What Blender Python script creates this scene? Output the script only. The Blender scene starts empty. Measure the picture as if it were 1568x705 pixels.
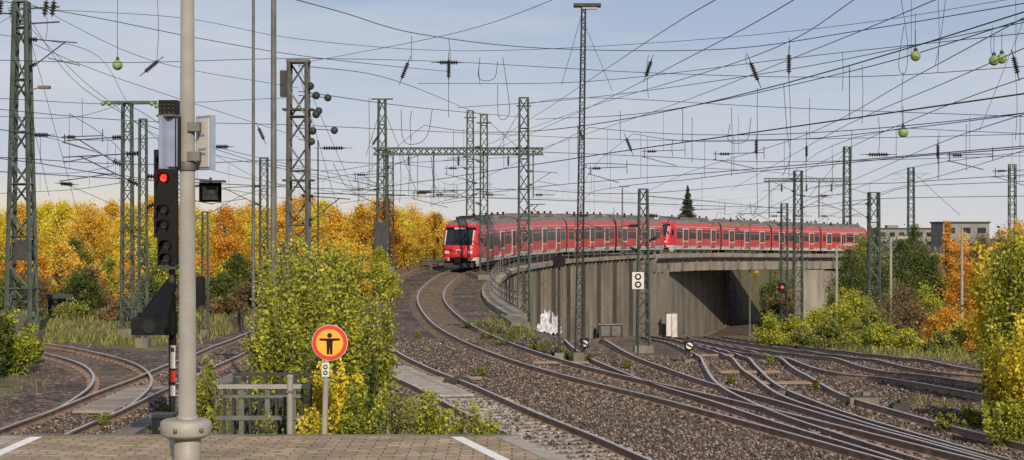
import bpy, math, random
import numpy as np
from mathutils import Vector, Matrix
random.seed(7); rng=np.random.default_rng(7)
sc=bpy.context.scene
F=2600.0; CX=784.0; CY=352.5; CZ=4.2
# ---------------------------------------------------------------- materials
def new_mat(name):
    m=bpy.data.materials.new(name); m.use_nodes=True
    nt=m.node_tree; return m,nt,nt.nodes,nt.links,nt.nodes['Principled BSDF']
def mat(name,c,rough=.7,metal=0,var=.25,scale=3,bump=0,bscale=30,c2=None,detail=5,streak=False,spec=None):
    m,nt,N,L,b=new_mat(name)
    tc=N.new('ShaderNodeTexCoord'); no=N.new('ShaderNodeTexNoise'); no.inputs['Scale'].default_value=scale; no.inputs['Detail'].default_value=detail
    no.inputs['Roughness'].default_value=.65
    if streak:
        mp=N.new('ShaderNodeMapping'); mp.inputs['Scale'].default_value=(1,1,.22); L.new(tc.outputs['Object'],mp.inputs[0]); L.new(mp.outputs[0],no.inputs['Vector'])
    else: L.new(tc.outputs['Object'],no.inputs['Vector'])
    r=N.new('ShaderNodeValToRGB'); r.color_ramp.elements[0].position=.32; r.color_ramp.elements[1].position=.68
    if c2 is None: c2=tuple(min(1,x*(1+var)) for x in c); c1=tuple(x*(1-var) for x in c)
    else: c1=c
    r.color_ramp.elements[0].color=(*c1,1); r.color_ramp.elements[1].color=(*c2,1)
    L.new(no.outputs['Fac'],r.inputs['Fac']); L.new(r.outputs['Color'],b.inputs['Base Color'])
    b.inputs['Roughness'].default_value=rough; b.inputs['Metallic'].default_value=metal
    if spec is not None: b.inputs['Specular IOR Level'].default_value=spec
    if bump:
        n2=N.new('ShaderNodeTexNoise'); n2.inputs['Scale'].default_value=bscale; L.new(tc.outputs['Object'],n2.inputs['Vector'])
        bp=N.new('ShaderNodeBump'); bp.inputs['Strength'].default_value=bump; bp.inputs['Distance'].default_value=.03
        L.new(n2.outputs['Fac'],bp.inputs['Height']); L.new(bp.outputs['Normal'],b.inputs['Normal'])
    return m
M={}
M['green']=mat('mast_green_paint',(.035,.05,.043),.65,.0,.35,2,c2=(.075,.10,.08))
M['greyst']=mat('galvanised_steel',(.11,.11,.10),.6,.2,.3,3)
M['dkst']=mat('dark_steel',(.032,.032,.03),.7,.1,.4,4)
M['black']=mat('black_paint',(.007,.007,.008),.6,0,.4,5,spec=.15)
M['pole']=mat('pole_grey',(.25,.235,.205),.55,0,.16,1.5)
M['red']=mat('train_red',(.50,.022,.025),.38,0,.12,.8)
M['redpink']=mat('train_red_side_sheen',(.47,.055,.05),.35,0,.15,.5)  # same red as the front, paled: sky sheen painted into the colour
M['ltgrey']=mat('light_grey_paint',(.52,.50,.47),.45,0,.1,2)
M['white']=mat('white_paint',(.75,.74,.70),.6,0,.1,6)
M['glass']=mat('dark_glass',(.015,.018,.022),.12,0,.2,1)
M['roof']=mat('train_roof',(.17,.135,.125),.7,0,.3,1.5)
M['conc']=mat('concrete',(.09,.08,.063),.9,0,.3,.7,.25,14,c2=(.215,.19,.155),streak=True)
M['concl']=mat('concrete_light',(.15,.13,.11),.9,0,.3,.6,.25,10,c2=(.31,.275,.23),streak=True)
M['concd']=mat('concrete_dark_and_shade',(.03,.026,.021),.9,0,.3,.8,c2=(.075,.065,.052),streak=True)
M['railside']=mat('rail_rust',(.17,.105,.075),.75,.1,.3,3,c2=(.33,.225,.165))
M['railtop']=mat('rail_head',(.60,.54,.49),.36,.6,.15,4)
M['sleeper']=mat('sleeper',(.05,.036,.028),.9,0,.3,5,.3,30,c2=(.17,.125,.095))
M['csleeper']=mat('concrete_sleeper',(.22,.19,.16),.9,0,.3,4,.2,30,c2=(.42,.38,.33))
M['bark']=mat('bark',(.05,.038,.028),.9,0,.4,8,c2=(.13,.11,.09))
M['wire']=mat('wire',(.03,.035,.035),.5,.3,.2,1)
M['wirel']=mat('copper_wire',(.11,.075,.045),.5,.4,.2,1)
M['ins']=mat('insulator_brown',(.02,.014,.012),.3,0,.3,5)
M['ball']=mat('insulator_green',(.10,.17,.04),.5,0,.5,8,c2=(.28,.36,.15))
M['orange']=mat('sign_orange',(.80,.33,.02),.5,0,.08,4)
M['signred']=mat('sign_red',(.50,.025,.015),.45,0,.06,4)
M['blue']=mat('sign_back',(.23,.27,.37),.5,0,.12,4)
def emis(name,c,s):
    m,nt,N,L,b=new_mat(name); b.inputs['Base Color'].default_value=(*c,1)
    b.inputs['Emission Color'].default_value=(*c,1); b.inputs['Emission Strength'].default_value=s; return m
M['lamp']=emis('signal_lamp_red',(1,.03,.02),2.2)
def leafmat(name,cols,trans=.38):
    m,nt,N,L,b=new_mat(name)
    at=N.new('ShaderNodeAttribute'); at.attribute_name='lc'
    r=N.new('ShaderNodeValToRGB'); cr=r.color_ramp
    while len(cr.elements)<len(cols): cr.elements.new(.5)
    for i,c in enumerate(cols):
        cr.elements[i].position=i/(len(cols)-1); cr.elements[i].color=(*c,1)
    L.new(at.outputs['Fac'],r.inputs['Fac'])
    L.new(r.outputs['Color'],b.inputs['Base Color']); b.inputs['Roughness'].default_value=.65
    t=N.new('ShaderNodeBsdfTranslucent'); L.new(r.outputs['Color'],t.inputs['Color'])
    mx=N.new('ShaderNodeMixShader'); mx.inputs[0].default_value=trans
    L.new(b.outputs[0],mx.inputs[1]); L.new(t.outputs[0],mx.inputs[2]); L.new(mx.outputs[0],N['Material Output'].inputs['Surface'])
    return m
LM={
'gold':leafmat('leaves_gold',[(.22,.14,.015),(.66,.41,.03),(.86,.57,.06),(.92,.70,.15)],.5),
'orange':leafmat('leaves_orange',[(.24,.10,.012),(.58,.28,.02),(.78,.42,.045),(.85,.52,.09)],.5),
'yg':leafmat('leaves_yellow_green',[(.06,.08,.010),(.20,.24,.02),(.40,.42,.035),(.70,.58,.06)]),
'yel':leafmat('leaves_yellow',[(.26,.22,.015),(.60,.50,.025),(.82,.66,.045),(.88,.76,.12)],.45),
'green':leafmat('leaves_green',[(.025,.04,.008),(.055,.085,.015),(.11,.14,.022),(.22,.23,.035)]),
'dark':leafmat('leaves_dark_green',[(.010,.018,.008),(.02,.035,.014),(.035,.055,.02)],.1),
'rust':leafmat('leaves_rust',[(.05,.03,.017),(.13,.08,.035),(.24,.15,.06),(.28,.24,.08)]),
'dry':leafmat('grass_dry',[(.06,.07,.018),(.13,.13,.035),(.23,.20,.07),(.34,.29,.13)],.2),
'grass':leafmat('grass_green',[(.03,.05,.01),(.09,.12,.018),(.20,.21,.03),(.36,.33,.07)],.2),
'far':leafmat('leaves_far',[(.10,.08,.06),(.16,.14,.09),(.24,.20,.11)],.2),
}
# ---------------------------------------------------------------- geometry helper
class MB:
    def __init__(s): s.v=[]; s.f=[]; s.m=[]; s.mats=[]
    def mi(s,k):
        if k not in s.mats: s.mats.append(k)
        return s.mats.index(k)
    def add(s,vs,fs,k):
        o=len(s.v); i=s.mi(k); s.v+= [tuple(v) for v in vs]
        for f in fs: s.f.append(tuple(o+a for a in f)); s.m.append(i)
    def box(s,c,d,k,R=None):
        x,y,z=[a/2 for a in d]; vs=[Vector((sx*x,sy*y,sz*z)) for sx in(-1,1) for sy in(-1,1) for sz in(-1,1)]
        if R is not None: vs=[R@v for v in vs]
        c=Vector(c); vs=[v+c for v in vs]
        s.add(vs,[(0,1,3,2),(4,6,7,5),(0,4,5,1),(2,3,7,6),(0,2,6,4),(1,5,7,3)],k)
    def rod(s,a,b,r,k,n=4,r2=None,caps=True):
        a=Vector(a); b=Vector(b); d=b-a
        if d.length<1e-6: return
        q=d.to_track_quat('Z','Y').to_matrix(); r2=r if r2 is None else r2
        vs=[]
        for p,rr in((a,r),(b,r2)):
            for i in range(n):
                t=2*math.pi*(i+.5)/n; vs.append(p+q@Vector((rr*math.cos(t),rr*math.sin(t),0)))
        fs=[(i,(i+1)%n,n+(i+1)%n,n+i) for i in range(n)]
        if caps: fs+= [tuple(range(n))[::-1],tuple(range(n,2*n))]
        s.add(vs,fs,k)
    def lathe(s,a,b,prof,k,n=10):
        a=Vector(a); b=Vector(b); d=b-a; q=d.to_track_quat('Z','Y').to_matrix(); vs=[]
        for t,r in prof:
            for i in range(n):
                an=2*math.pi*i/n; vs.append(a+d*t+q@Vector((r*math.cos(an),r*math.sin(an),0)))
        fs=[]
        for j in range(len(prof)-1):
            for i in range(n): fs.append((j*n+i,j*n+(i+1)%n,(j+1)*n+(i+1)%n,(j+1)*n+i))
        fs+=[tuple(range(n))[::-1],tuple(range((len(prof)-1)*n,len(prof)*n))]
        s.add(vs,fs,k)
    def ball(s,c,r,k,n=12):
        s.lathe(Vector(c)-Vector((0,0,r)),Vector(c)+Vector((0,0,r)),[(.5-.5*math.cos(math.pi*j/8),max(.001,r*math.sin(math.pi*j/8))) for j in range(9)],k,n)
    def obj(s,name,loc=None,smooth=False,parent=None,rot=None):
        me=bpy.data.meshes.new(name); me.from_pydata(s.v,[],s.f)
        for k in s.mats: me.materials.append(M[k] if k in M else LM[k])
        me.polygons.foreach_set('material_index',s.m)
        if smooth: me.polygons.foreach_set('use_smooth',[True]*len(s.f))
        me.update(); o=bpy.data.objects.new(name,me); sc.collection.objects.link(o)
        if loc: o.location=loc
        if rot: o.rotation_euler=rot
        if parent: o.parent=parent
        return o
def empty(name,loc=(0,0,0)):
    o=bpy.data.objects.new(name,None); o.location=loc; o.empty_display_size=.2; sc.collection.objects.link(o); return o
def smooth01(t): t=0. if t<0 else (1. if t>1 else t); return t*t*(3-2*t)
def cat(pts,n=8):
    P=[np.array(p,float) for p in pts]; P=[2*P[0]-P[1]]+P+[2*P[-1]-P[-2]]; out=[]
    for i in range(1,len(P)-2):
        a,b,c,d=P[i-1:i+3]
        for j in range(n):
            t=j/n; out.append(.5*((2*b)+(-a+c)*t+(2*a-5*b+4*c-d)*t*t+(-a+3*b-3*c+d)*t**3))
    out.append(P[-2]); return np.array(out)
# ---------------------------------------------------------------- terrain definition
MAIN=[(13.6,8),(11.0,18),(8.9,27),(7.62,31.4),(6.33,36.1),(4.39,42.9),(2.35,49.3),(.60,56.1),(-1.29,66),(-2.87,77.7),(-4.36,94.5),(-5.14,108),(-4.95,121),(-3.9,133),(-.9,145),(4,160),(9.8,174),(16.3,187),(24.5,201),(33,214),(42.5,227),(56,243),(72,259),(92,276)]
MC=cat(MAIN,10)
YE=178.
GY=np.arange(-50,460,.25)
TMX=np.interp(GY,MC[:,1],MC[:,0]); TZ=np.interp(GY,[98,106,115,133,150,170,190,227,260],[0,.15,.42,1.1,1.5,1.6,1.5,.85,.6])
sl_=np.gradient(TMX,.25); sl_=np.convolve(np.pad(sl_,8,'edge'),np.ones(17)/17,'valid')
TB=TMX+3.2*np.sqrt(1+sl_**2); ie=int((YE+50)/.25); TB[ie:]=TB[ie]+.283*(GY[ie:]-YE)
TMX=TMX.tolist(); TZ=TZ.tolist(); TB=TB.tolist(); NT=len(TB)
def lk(T_,Y):
    u=(Y+50)*4; i=int(u)
    if i<0: return T_[0]
    if i>=NT-1: return T_[-1]
    f=u-i; return T_[i]*(1-f)+T_[i+1]*f
def MX(Y): return lk(TMX,Y)
def Zr(Y): return lk(TZ,Y)
def B(Y): return lk(TB,Y)
def terr(X,Y):
    s=X-lk(TB,Y); w=4.0+(0.12-4.0)*smooth01((Y-70)/20)
    zh=lk(TZ,Y)*(1-smooth01((lk(TMX,min(Y,200))-12-X)/18))
    zl=-.056*max(0,min(Y,200)-56)
    if zl>zh-.001: zl=zh
    t=smooth01(s/w)
    und=.06*math.sin(X*.7+Y*.3)*math.sin(Y*.45-X*.2)*smooth01((abs(X+2)-3)/6)
    return zh*(1-t)+zl*t-.2+und*.5
def gp(x,y):
    d=14.0; kx=(x-CX)/F; ky=(y-CY)/F
    while d<900:
        if CZ-ky*d<=terr(kx*d,d): break
        d*=1.01
    lo,hi=d/1.01,d
    for _ in range(8):
        m_=(lo+hi)/2
        if CZ-ky*m_<=terr(kx*m_,m_): hi=m_
        else: lo=m_
    return Vector((kx*hi,hi,terr(kx*hi,hi)))
def at(x,y,d): return Vector(((x-CX)*d/F,d,CZ+(CY-y)*d/F))
# ---------------------------------------------------------------- tracks (plan)
def px(pts): return [tuple(gp(x,y)[:2]) for x,y in pts]
T={}
T['main']=[tuple(p) for p in MC[:]]
T1=[(8.4,6),(5.9,15),(3.3,25),(1.74,31),(1.0,34.2),(-.37,39.6),(-1.84,46),(-3.5,52.6),(-5.2,61.5),(-7.0,77.7),(-8.55,94.5),(-9.3,108),(-9.15,121),(-8.1,133.8),(-4.9,147),(0.1,162),(6,176.2),(12.6,189.5),(21,203.6),(29.7,216.8),(39.3,230)]
T['t1']=[tuple(p) for p in cat(T1,10)]
T['left']=[(-10.0,y) for y in np.arange(8,95,2.)]
T['leftb']=[tuple(p) for p in cat([(-30,74),(-23,68),(-17.9,62.6),(-14.9,58),(-12.2,52.1),(-10.7,46.5),(-10.05,41),(-10,38)],8)]
T['t3']=[tuple(p) for p in cat([(31,235),(22,200),(15,175),(9.5,150),(6.3,128),(4.3,110),(3.4,92),(3.1,78),(2.9,66),(3.2,58),(4.2,50),(5.5,43),(6.6,37.5),(7.9,31.5),(9.2,26)],8)]
T['t4']=[tuple(p) for p in cat(px([(1040,517),(1050,524),(1110,540),(1165,562),(1200,588),(1255,620),(1350,650),(1470,684),(1600,720)]),8)]
T['t4b']=[tuple(p) for p in cat(px([(985,516),(1030,526),(1085,544),(1118,568),(1145,598),(1215,632),(1330,672),(1440,706),(1560,740)]),8)]
T['t5']=[tuple(p) for p in cat(px([(1000,515),(1040,522),(1130,540),(1260,562),(1400,587),(1560,615),(1700,640)]),8)]
T['t6']=[tuple(p) for p in cat(px([(1090,518),(1140,526),(1260,543),(1400,563),(1560,585),(1700,604)]),8)]
def resample(P,step):
    P=np.array(P); d=np.r_[0,np.cumsum(np.hypot(*np.diff(P,axis=0).T))]
    n=max(2,int(d[-1]/step)+1); u=np.linspace(0,d[-1],n)
    return np.c_[np.interp(u,d,P[:,0]),np.interp(u,d,P[:,1])]
def build_track(key,zoff,onmain=False,gauge=1.6):
    P=resample(T[key],.62); mb=MB()
    tg=np.gradient(P,axis=0); tg/=np.linalg.norm(tg,axis=1)[:,None]
    nr=np.c_[tg[:,1],-tg[:,0]]
    zs=np.array([Zr(Y) if onmain else terr(X,Y)+.2 for X,Y in P]); zs=np.convolve(np.pad(zs,2,'edge'),np.ones(5)/5,'valid')+zoff
    for i in range(len(P)):
        a=math.atan2(tg[i,1],tg[i,0])+random.uniform(-.015,.015)
        ks='csleeper' if key=='t1' and P[i,1]<44 else 'sleeper'
        mb.box((P[i,0],P[i,1],zs[i]-.235+random.uniform(-.006,.006)+(.02 if ks=='csleeper' else 0)),(.26,2.55,.12),ks,Matrix.Rotation(a,3,'Z'))
        for sd in(-1,1):
            c=P[i]+nr[i]*sd*gauge/2
            if P[i,1]<60: mb.box((c[0],c[1],zs[i]-.16),(.16,.34,.035),'railside',Matrix.Rotation(a,3,'Z'))
    prof=[(-.075,-.17),(-.075,-.15),(-.012,-.13),(-.012,-.045),(-.037,-.035),(-.037,0),(.037,0),(.037,-.035),(.012,-.045),(.012,-.13),(.075,-.15),(.075,-.17)]
    n=len(prof)
    for sd in(-1,1):
        vs=[]; fs=[]; ft=[]
        for i in range(len(P)):
            c=P[i]+nr[i]*sd*gauge/2
            for u,w in prof: vs.append((c[0]+nr[i,0]*u,c[1]+nr[i,1]*u,zs[i]+w))
        for i in range(len(P)-1):
            for j in range(n-1):
                q=(i*n+j,i*n+j+1,(i+1)*n+j+1,(i+1)*n+j)
                (ft if j==5 else fs).append(q)
        mb.add(vs,fs,'railside'); o=len(mb.v)-len(vs); ii=mb.mi('railtop')
        for q in ft: mb.f.append(tuple(o+a for a in q)); mb.m.append(ii)
    return mb.obj('railway_track')
for i,k in enumerate(['main','t1','left','leftb','t3','t4','t4b','t5','t6']):
    build_track(k,-.004*i,onmain=k in('main','t1'))
# ---------------------------------------------------------------- ground
def ys():
    y=-40.; out=[]
    while y<2600:
        out.append(y)
        y+= 4 if y<16 else (.45 if y<75 else (.9 if y<130 else (2 if y<260 else y*.06)))
    return out
YS=ys(); neg=[]; v=.0
while v>-2000:
    v-= .12 if v>-.1 else(.5 if v>-22 else (1.5 if v>-60 else -v*.15)); neg.append(v)
pos=[]; v=.12
while v<2000:
    pos.append(v); v+= .5 if v<32 else (1.5 if v<70 else v*.15)
S=sorted(neg)+[0.]+pos
allP=np.vstack([resample(T[k],1.0) for k in T])
vs=[]
for Y in YS:
    yc=min(max(Y,8),400); b=B(yc)
    for s_ in S: vs.append((b+s_,Y,terr(b+s_,yc)))
V=np.array(vs)
def dtrack(Q):
    D=np.full(len(Q),99.)
    for c in range(0,len(Q),4000): D[c:c+4000]=np.sqrt(((Q[c:c+4000,None]-allP[None])**2).sum(2)).min(1)
    return D
D=np.full(len(V),99.); idx=np.where((V[:,1]<280)&(np.abs(V[:,0])<90))[0]; D[idx]=dtrack(V[idx,:2])
balv=np.clip((3.6-D)/1.6,0,1)
main_x=np.array([MX(max(8,y)) if y<270 else 999 for y in V[:,1]])
def inyard(X,Y,mx): return (X>mx-6)&(Y<58)&(X<4+Y*.25)
balv=np.where(inyard(V[:,0],V[:,1],main_x),1,balv)
balv=np.where((V[:,0]>main_x-7)&(V[:,0]<main_x+2.6)&(V[:,1]>55)&(V[:,1]<200),1,balv)
nc=len(S); fs=[(r*nc+c,r*nc+c+1,(r+1)*nc+c+1,(r+1)*nc+c) for r in range(len(YS)-1) for c in range(nc-1)]
me=bpy.data.meshes.new('ground'); me.from_pydata(vs,[],fs)
a=me.attributes.new('bal','FLOAT','POINT'); a.data.foreach_set('value',balv.astype(np.float32))
me.polygons.foreach_set('use_smooth',[True]*len(fs))
g=bpy.data.objects.new('ground',me); sc.collection.objects.link(g)
m,nt,N,L,b=new_mat('ground_ballast_and_grass'); me.materials.append(m)
tc=N.new('ShaderNodeTexCoord')
vo=N.new('ShaderNodeTexVoronoi'); vo.inputs['Scale'].default_value=9; L.new(tc.outputs['Object'],vo.inputs['Vector'])
sep=N.new('ShaderNodeSeparateColor'); L.new(vo.outputs['Color'],sep.inputs[0])
r1=N.new('ShaderNodeValToRGB'); cr=r1.color_ramp
cr.elements[0].color=(.020,.014,.011,1); cr.elements[1].color=(.38,.30,.245,1); e=cr.elements.new(.45); e.color=(.090,.065,.051,1); e=cr.elements.new(.8); e.color=(.175,.13,.105,1)
L.new(sep.outputs[0],r1.inputs['Fac'])
big=N.new('ShaderNodeTexNoise'); big.inputs['Scale'].default_value=.35; big.inputs['Detail'].default_value=7; L.new(tc.outputs['Object'],big.inputs['Vector'])
r2=N.new('ShaderNodeValToRGB'); r2.color_ramp.elements[0].position=.35; r2.color_ramp.elements[1].position=.68
r2.color_ramp.elements[0].color=(.5,.43,.37,1); r2.color_ramp.elements[1].color=(1.25,1.18,1.1,1); L.new(big.outputs['Fac'],r2.inputs['Fac'])
mul=N.new('ShaderNodeMix'); mul.data_type='RGBA'; mul.blend_type='MULTIPLY'; mul.inputs[0].default_value=1
L.new(r1.outputs['Color'],mul.inputs[6]); L.new(r2.outputs['Color'],mul.inputs[7])
gn=N.new('ShaderNodeTexNoise'); gn.inputs['Scale'].default_value=1.4; gn.inputs['Detail'].default_value=10; gn.inputs['Roughness'].default_value=.75; L.new(tc.outputs['Object'],gn.inputs['Vector'])
r3=N.new('ShaderNodeValToRGB'); cr=r3.color_ramp; cr.elements[0].position=.3; cr.elements[1].position=.72
cr.elements[0].color=(.045,.05,.018,1); cr.elements[1].color=(.30,.25,.12,1)
e=cr.elements.new(.45); e.color=(.10,.095,.035,1); e=cr.elements.new(.58); e.color=(.17,.145,.065,1); L.new(gn.outputs['Fac'],r3.inputs['Fac'])
at_=N.new('ShaderNodeAttribute'); at_.attribute_name='bal'
n4=N.new('ShaderNodeTexNoise'); n4.inputs['Scale'].default_value=1.3; n4.inputs['Detail'].default_value=9; L.new(tc.outputs['Object'],n4.inputs['Vector'])
ma=N.new('ShaderNodeMath'); ma.operation='ADD'; L.new(at_.outputs['Fac'],ma.inputs[0]); L.new(n4.outputs['Fac'],ma.inputs[1])
mr=N.new('ShaderNodeMapRange'); mr.inputs['From Min'].default_value=.85; mr.inputs['From Max'].default_value=1.1; L.new(ma.outputs[0],mr.inputs['Value'])
mx=N.new('ShaderNodeMix'); mx.data_type='RGBA'; L.new(mr.outputs[0],mx.inputs[0]); L.new(r3.outputs['Color'],mx.inputs[6]); L.new(mul.outputs[2],mx.inputs[7])
L.new(mx.outputs[2],b.inputs['Base Color']); b.inputs['Roughness'].default_value=.95
bp=N.new('ShaderNodeBump'); bp.inputs['Strength'].default_value=1.; bp.inputs['Distance'].default_value=.1; L.new(vo.outputs['Distance'],bp.inputs['Height']); bp.invert=True
L.new(bp.outputs['Normal'],b.inputs['Normal'])
def raw_mesh(name,V,k,nper,faces,lc=None,matd=None):
    n=len(V); me=bpy.data.meshes.new(name); me.vertices.add(n*nper); me.vertices.foreach_set('co',V.reshape(-1).astype(np.float32))
    fa=np.array(faces); fl=fa.shape[1]; L_=(np.arange(n)[:,None,None]*nper+fa[None]).reshape(-1)
    me.loops.add(len(L_)); me.loops.foreach_set('vertex_index',L_.astype(np.int32)); np_=n*len(fa); me.polygons.add(np_)
    me.polygons.foreach_set('loop_start',np.arange(0,np_*fl,fl,dtype=np.int32)); me.polygons.foreach_set('loop_total',np.full(np_,fl,dtype=np.int32)); me.update(calc_edges=True)
    if lc is not None:
        a_=me.attributes.new('lc','FLOAT','FACE'); a_.data.foreach_set('value',np.repeat(np.clip(lc,0,1),len(fa)).astype(np.float32))
    me.materials.append(matd); o=bpy.data.objects.new(name,me); sc.collection.objects.link(o); return o
NS=190000
sy=29+ (rng.uniform(0,1,NS)**1.3)*40; sx=rng.uniform(0,1,NS)*(sy*.30+12)-12+sy*.02
dm=dtrack(np.c_[sx,sy]); mxs=np.array([MX(y) for y in sy])
keep=((dm<3.0)|inyard(sx,sy,mxs))&(rng.uniform(0,1,NS)<np.where(dm<1.4,.45,1))
sx,sy=sx[keep],sy[keep]; sz=np.array([terr(x,y) for x,y in zip(sx,sy)])
dirs=rng.normal(size=(len(sx),4,3)); base_=np.array([[1,1,1],[-1,-1,1],[-1,1,-1],[1,-1,-1]])*.6
Vt=(base_[None]+dirs*.28)*(rng.uniform(.022,.055,len(sx)))[:,None,None]; Vt+=np.stack([sx,sy,sz+.02],1)[:,None]
m,nt,N,L,b=new_mat('ballast_stones'); at0=N.new('ShaderNodeAttribute'); at0.attribute_name='lc'; r=N.new('ShaderNodeValToRGB'); r.color_ramp.elements[0].color=(.035,.025,.02,1); r.color_ramp.elements[1].color=(.36,.29,.24,1)
e=r.color_ramp.elements.new(.6); e.color=(.12,.088,.07,1); L.new(at0.outputs['Fac'],r.inputs['Fac']); L.new(r.outputs[0],b.inputs['Base Color']); b.inputs['Roughness'].default_value=.95
raw_mesh('ballast_stones',Vt,None,4,[(0,1,2),(0,2,3),(0,3,1),(1,3,2)],rng.uniform(0,1,len(sx)),m)
# ---------------------------------------------------------------- platform
def pxm(name):
    m,nt,N,L,b=new_mat(name); tc=N.new('ShaderNodeTexCoord')
    br=N.new('ShaderNodeTexBrick'); br.inputs['Scale'].default_value=1; br.inputs['Brick Width'].default_value=.4; br.inputs['Row Height'].default_value=.2; br.inputs['Mortar Size'].default_value=.016
    br.inputs['Color1'].default_value=(.34,.235,.17,1); br.inputs['Color2'].default_value=(.46,.33,.25,1); br.inputs['Mortar'].default_value=(.11,.11,.04,1)
    L.new(tc.outputs['Object'],br.inputs['Vector'])
    no=N.new('ShaderNodeTexNoise'); no.inputs['Scale'].default_value=1.2; no.inputs['Detail'].default_value=8; L.new(tc.outputs['Object'],no.inputs['Vector'])
    r=N.new('ShaderNodeValToRGB'); r.color_ramp.elements[0].position=.35; r.color_ramp.elements[1].position=.65; r.color_ramp.elements[0].color=(.62,.6,.56,1); r.color_ramp.elements[1].color=(1.1,1.08,1.05,1)
    L.new(no.outputs['Fac'],r.inputs['Fac'])
    mu=N.new('ShaderNodeMix'); mu.data_type='RGBA'; mu.blend_type='MULTIPLY'; mu.inputs[0].default_value=1; L.new(br.outputs['Color'],mu.inputs[6]); L.new(r.outputs['Color'],mu.inputs[7])
    n2=N.new('ShaderNodeTexNoise'); n2.inputs['Scale'].default_value=4; n2.inputs['Detail'].default_value=8; L.new(tc.outputs['Object'],n2.inputs['Vector'])
    r2=N.new('ShaderNodeValToRGB'); r2.color_ramp.elements[0].position=.54; r2.color_ramp.elements[1].position=.63; L.new(n2.outputs['Fac'],r2.inputs['Fac'])
    mx=N.new('ShaderNodeMix'); mx.data_type='RGBA'; L.new(r2.outputs['Color'],mx.inputs[0]); L.new(mu.outputs[2],mx.inputs[6]); mx.inputs[7].default_value=(.19,.20,.05,1)
    L.new(mx.outputs[2],b.inputs['Base Color']); b.inputs['Roughness'].default_value=.9
    return m
M['paver']=pxm('platform_pavers')
PZ=.76
def edgeX(Y): return .065-(Y-28.26)*.28
def prism(mb,poly,z0,z1,k):
    n=len(poly); mb.add([(x,y,z0) for x,y in poly]+[(x,y,z1) for x,y in poly],[tuple(range(n))[::-1],tuple(range(n,2*n))]+[(i,(i+1)%n,n+(i+1)%n,n+i) for i in range(n)],k)
mb=MB(); prism(mb,[(-8.15,-10),(edgeX(-10)-.35,-10),(edgeX(28.3)-.35,28.3),(-8.15,28.3)],-.3,PZ,'paver')
prism(mb,[(edgeX(-10)-.35,-10),(edgeX(-10),-10),(edgeX(28.3),28.3),(edgeX(28.3)-.35,28.3)],-.3,PZ+.01,'csleeper')
prism(mb,[(-8.5,-10),(-8.15,-10),(-8.15,28.3),(-8.5,28.3)],-.3,PZ+.01,'csleeper')
prism(mb,[(-8.5,28.3),(edgeX(28.3),28.3),(edgeX(28.5),28.5),(-8.5,28.5)],-.3,PZ+.012,'conc')
prism(mb,[(edgeX(-10)-1.1,-10),(edgeX(-10)-.9,-10),(edgeX(28.2)-.9,28.2),(edgeX(28.2)-1.1,28.2)],PZ+.001,PZ+.006,'white')
prism(mb,[(-8.0,-10),(-7.8,-10),(-7.8,28.2),(-8.0,28.2)],PZ+.001,PZ+.006,'white')
mb.obj('platform')
# ---------------------------------------------------------------- retaining wall + bridge
mb=MB()
pw=resample([(B(y)+.16,y) for y in np.arange(84,YE+.5,.5)],1.2)
for i in range(len(pw)-1):
    a,b_=Vector((*pw[i],0)),Vector((*pw[i+1],0)); d=b_-a; ang=math.atan2(d.y,d.x); R=Matrix.Rotation(ang,3,'Z'); mid=(a+b_)/2
    zt=Zr(mid.y)-.25; zb=terr(mid.x+1.5,mid.y)-.5
    nrm=Vector((d.y,-d.x,0)).normalized()
    mb.box((mid.x,mid.y,(zt+zb)/2),(d.length+.02,.3,zt-zb),'concd',R)  # back panel: shade between the ribs put into a darker concrete colour
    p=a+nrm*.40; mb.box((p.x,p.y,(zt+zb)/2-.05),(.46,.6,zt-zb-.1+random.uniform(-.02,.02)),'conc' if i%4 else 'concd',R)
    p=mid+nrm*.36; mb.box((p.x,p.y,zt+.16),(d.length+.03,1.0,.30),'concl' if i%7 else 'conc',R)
mb.obj('retaining_wall')
def fence(path,zf,h,step,k='dkst',bars=3,name='railing',r=.025):
    mb=MB(); P=resample(path,step)
    pts=[Vector((x,y,zf(x,y))) for x,y in P]
    for i,p in enumerate(pts):
        mb.rod(p,p+Vector((0,0,h)),r*1.2,k)
        if i:
            for j in range(bars): 
                u=Vector((0,0,h*(j+1)/bars)); mb.rod(pts[i-1]+u,p+u,r,k)
    return mb.obj(name)
fence([(B(y)+.6,y) for y in np.arange(84,YE,.5)],lambda x,y:Zr(y)+.05,1.05,2.0,name='wall_railing',k='greyst',r=.03)
dp=np.array([p for p in MC if 175.5<p[1]<276]); dp=resample(dp,2.)
tg=np.gradient(dp,axis=0); tg/=np.linalg.norm(tg,axis=1)[:,None]; nr=np.c_[tg[:,1],-tg[:,0]]
prof=[(-8.5,-.35),(3.9,-.35),(3.9,.15),(4.3,.15),(4.3,-.55),(4.0,-.6),(4.0,-1.75),(3.3,-1.8),(-8.5,-1.8)]
n=len(prof); vs=[];fs=[]
for i,(X,Y) in enumerate(dp):
    for u,w in prof: vs.append((X+nr[i,0]*u,Y+nr[i,1]*u,Zr(Y)+w))
for i in range(len(dp)-1):
    for j in range(n): fs.append((i*n+j,i*n+(j+1)%n,(i+1)*n+(j+1)%n,(i+1)*n+j))
fs.append(tuple(range(n))); mb=MB(); mb.add(vs,fs,'concl')
for i in range(0,len(dp),2):
    c=dp[i]+nr[i]*4.05; mb.box((c[0],c[1],Zr(dp[i][1])-1.1),(.3,.3,1.05),'conc',Matrix.Rotation(math.atan2(tg[i,1],tg[i,0]),3,'Z'))
for i in range(len(dp)-1):
    a=dp[i]+nr[i]*4.45; c=dp[i+1]+nr[i+1]*4.45; mb.rod((*a,Zr(dp[i][1])-.35),(*c,Zr(dp[i+1][1])-.35),.09,'dkst',6)
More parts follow.
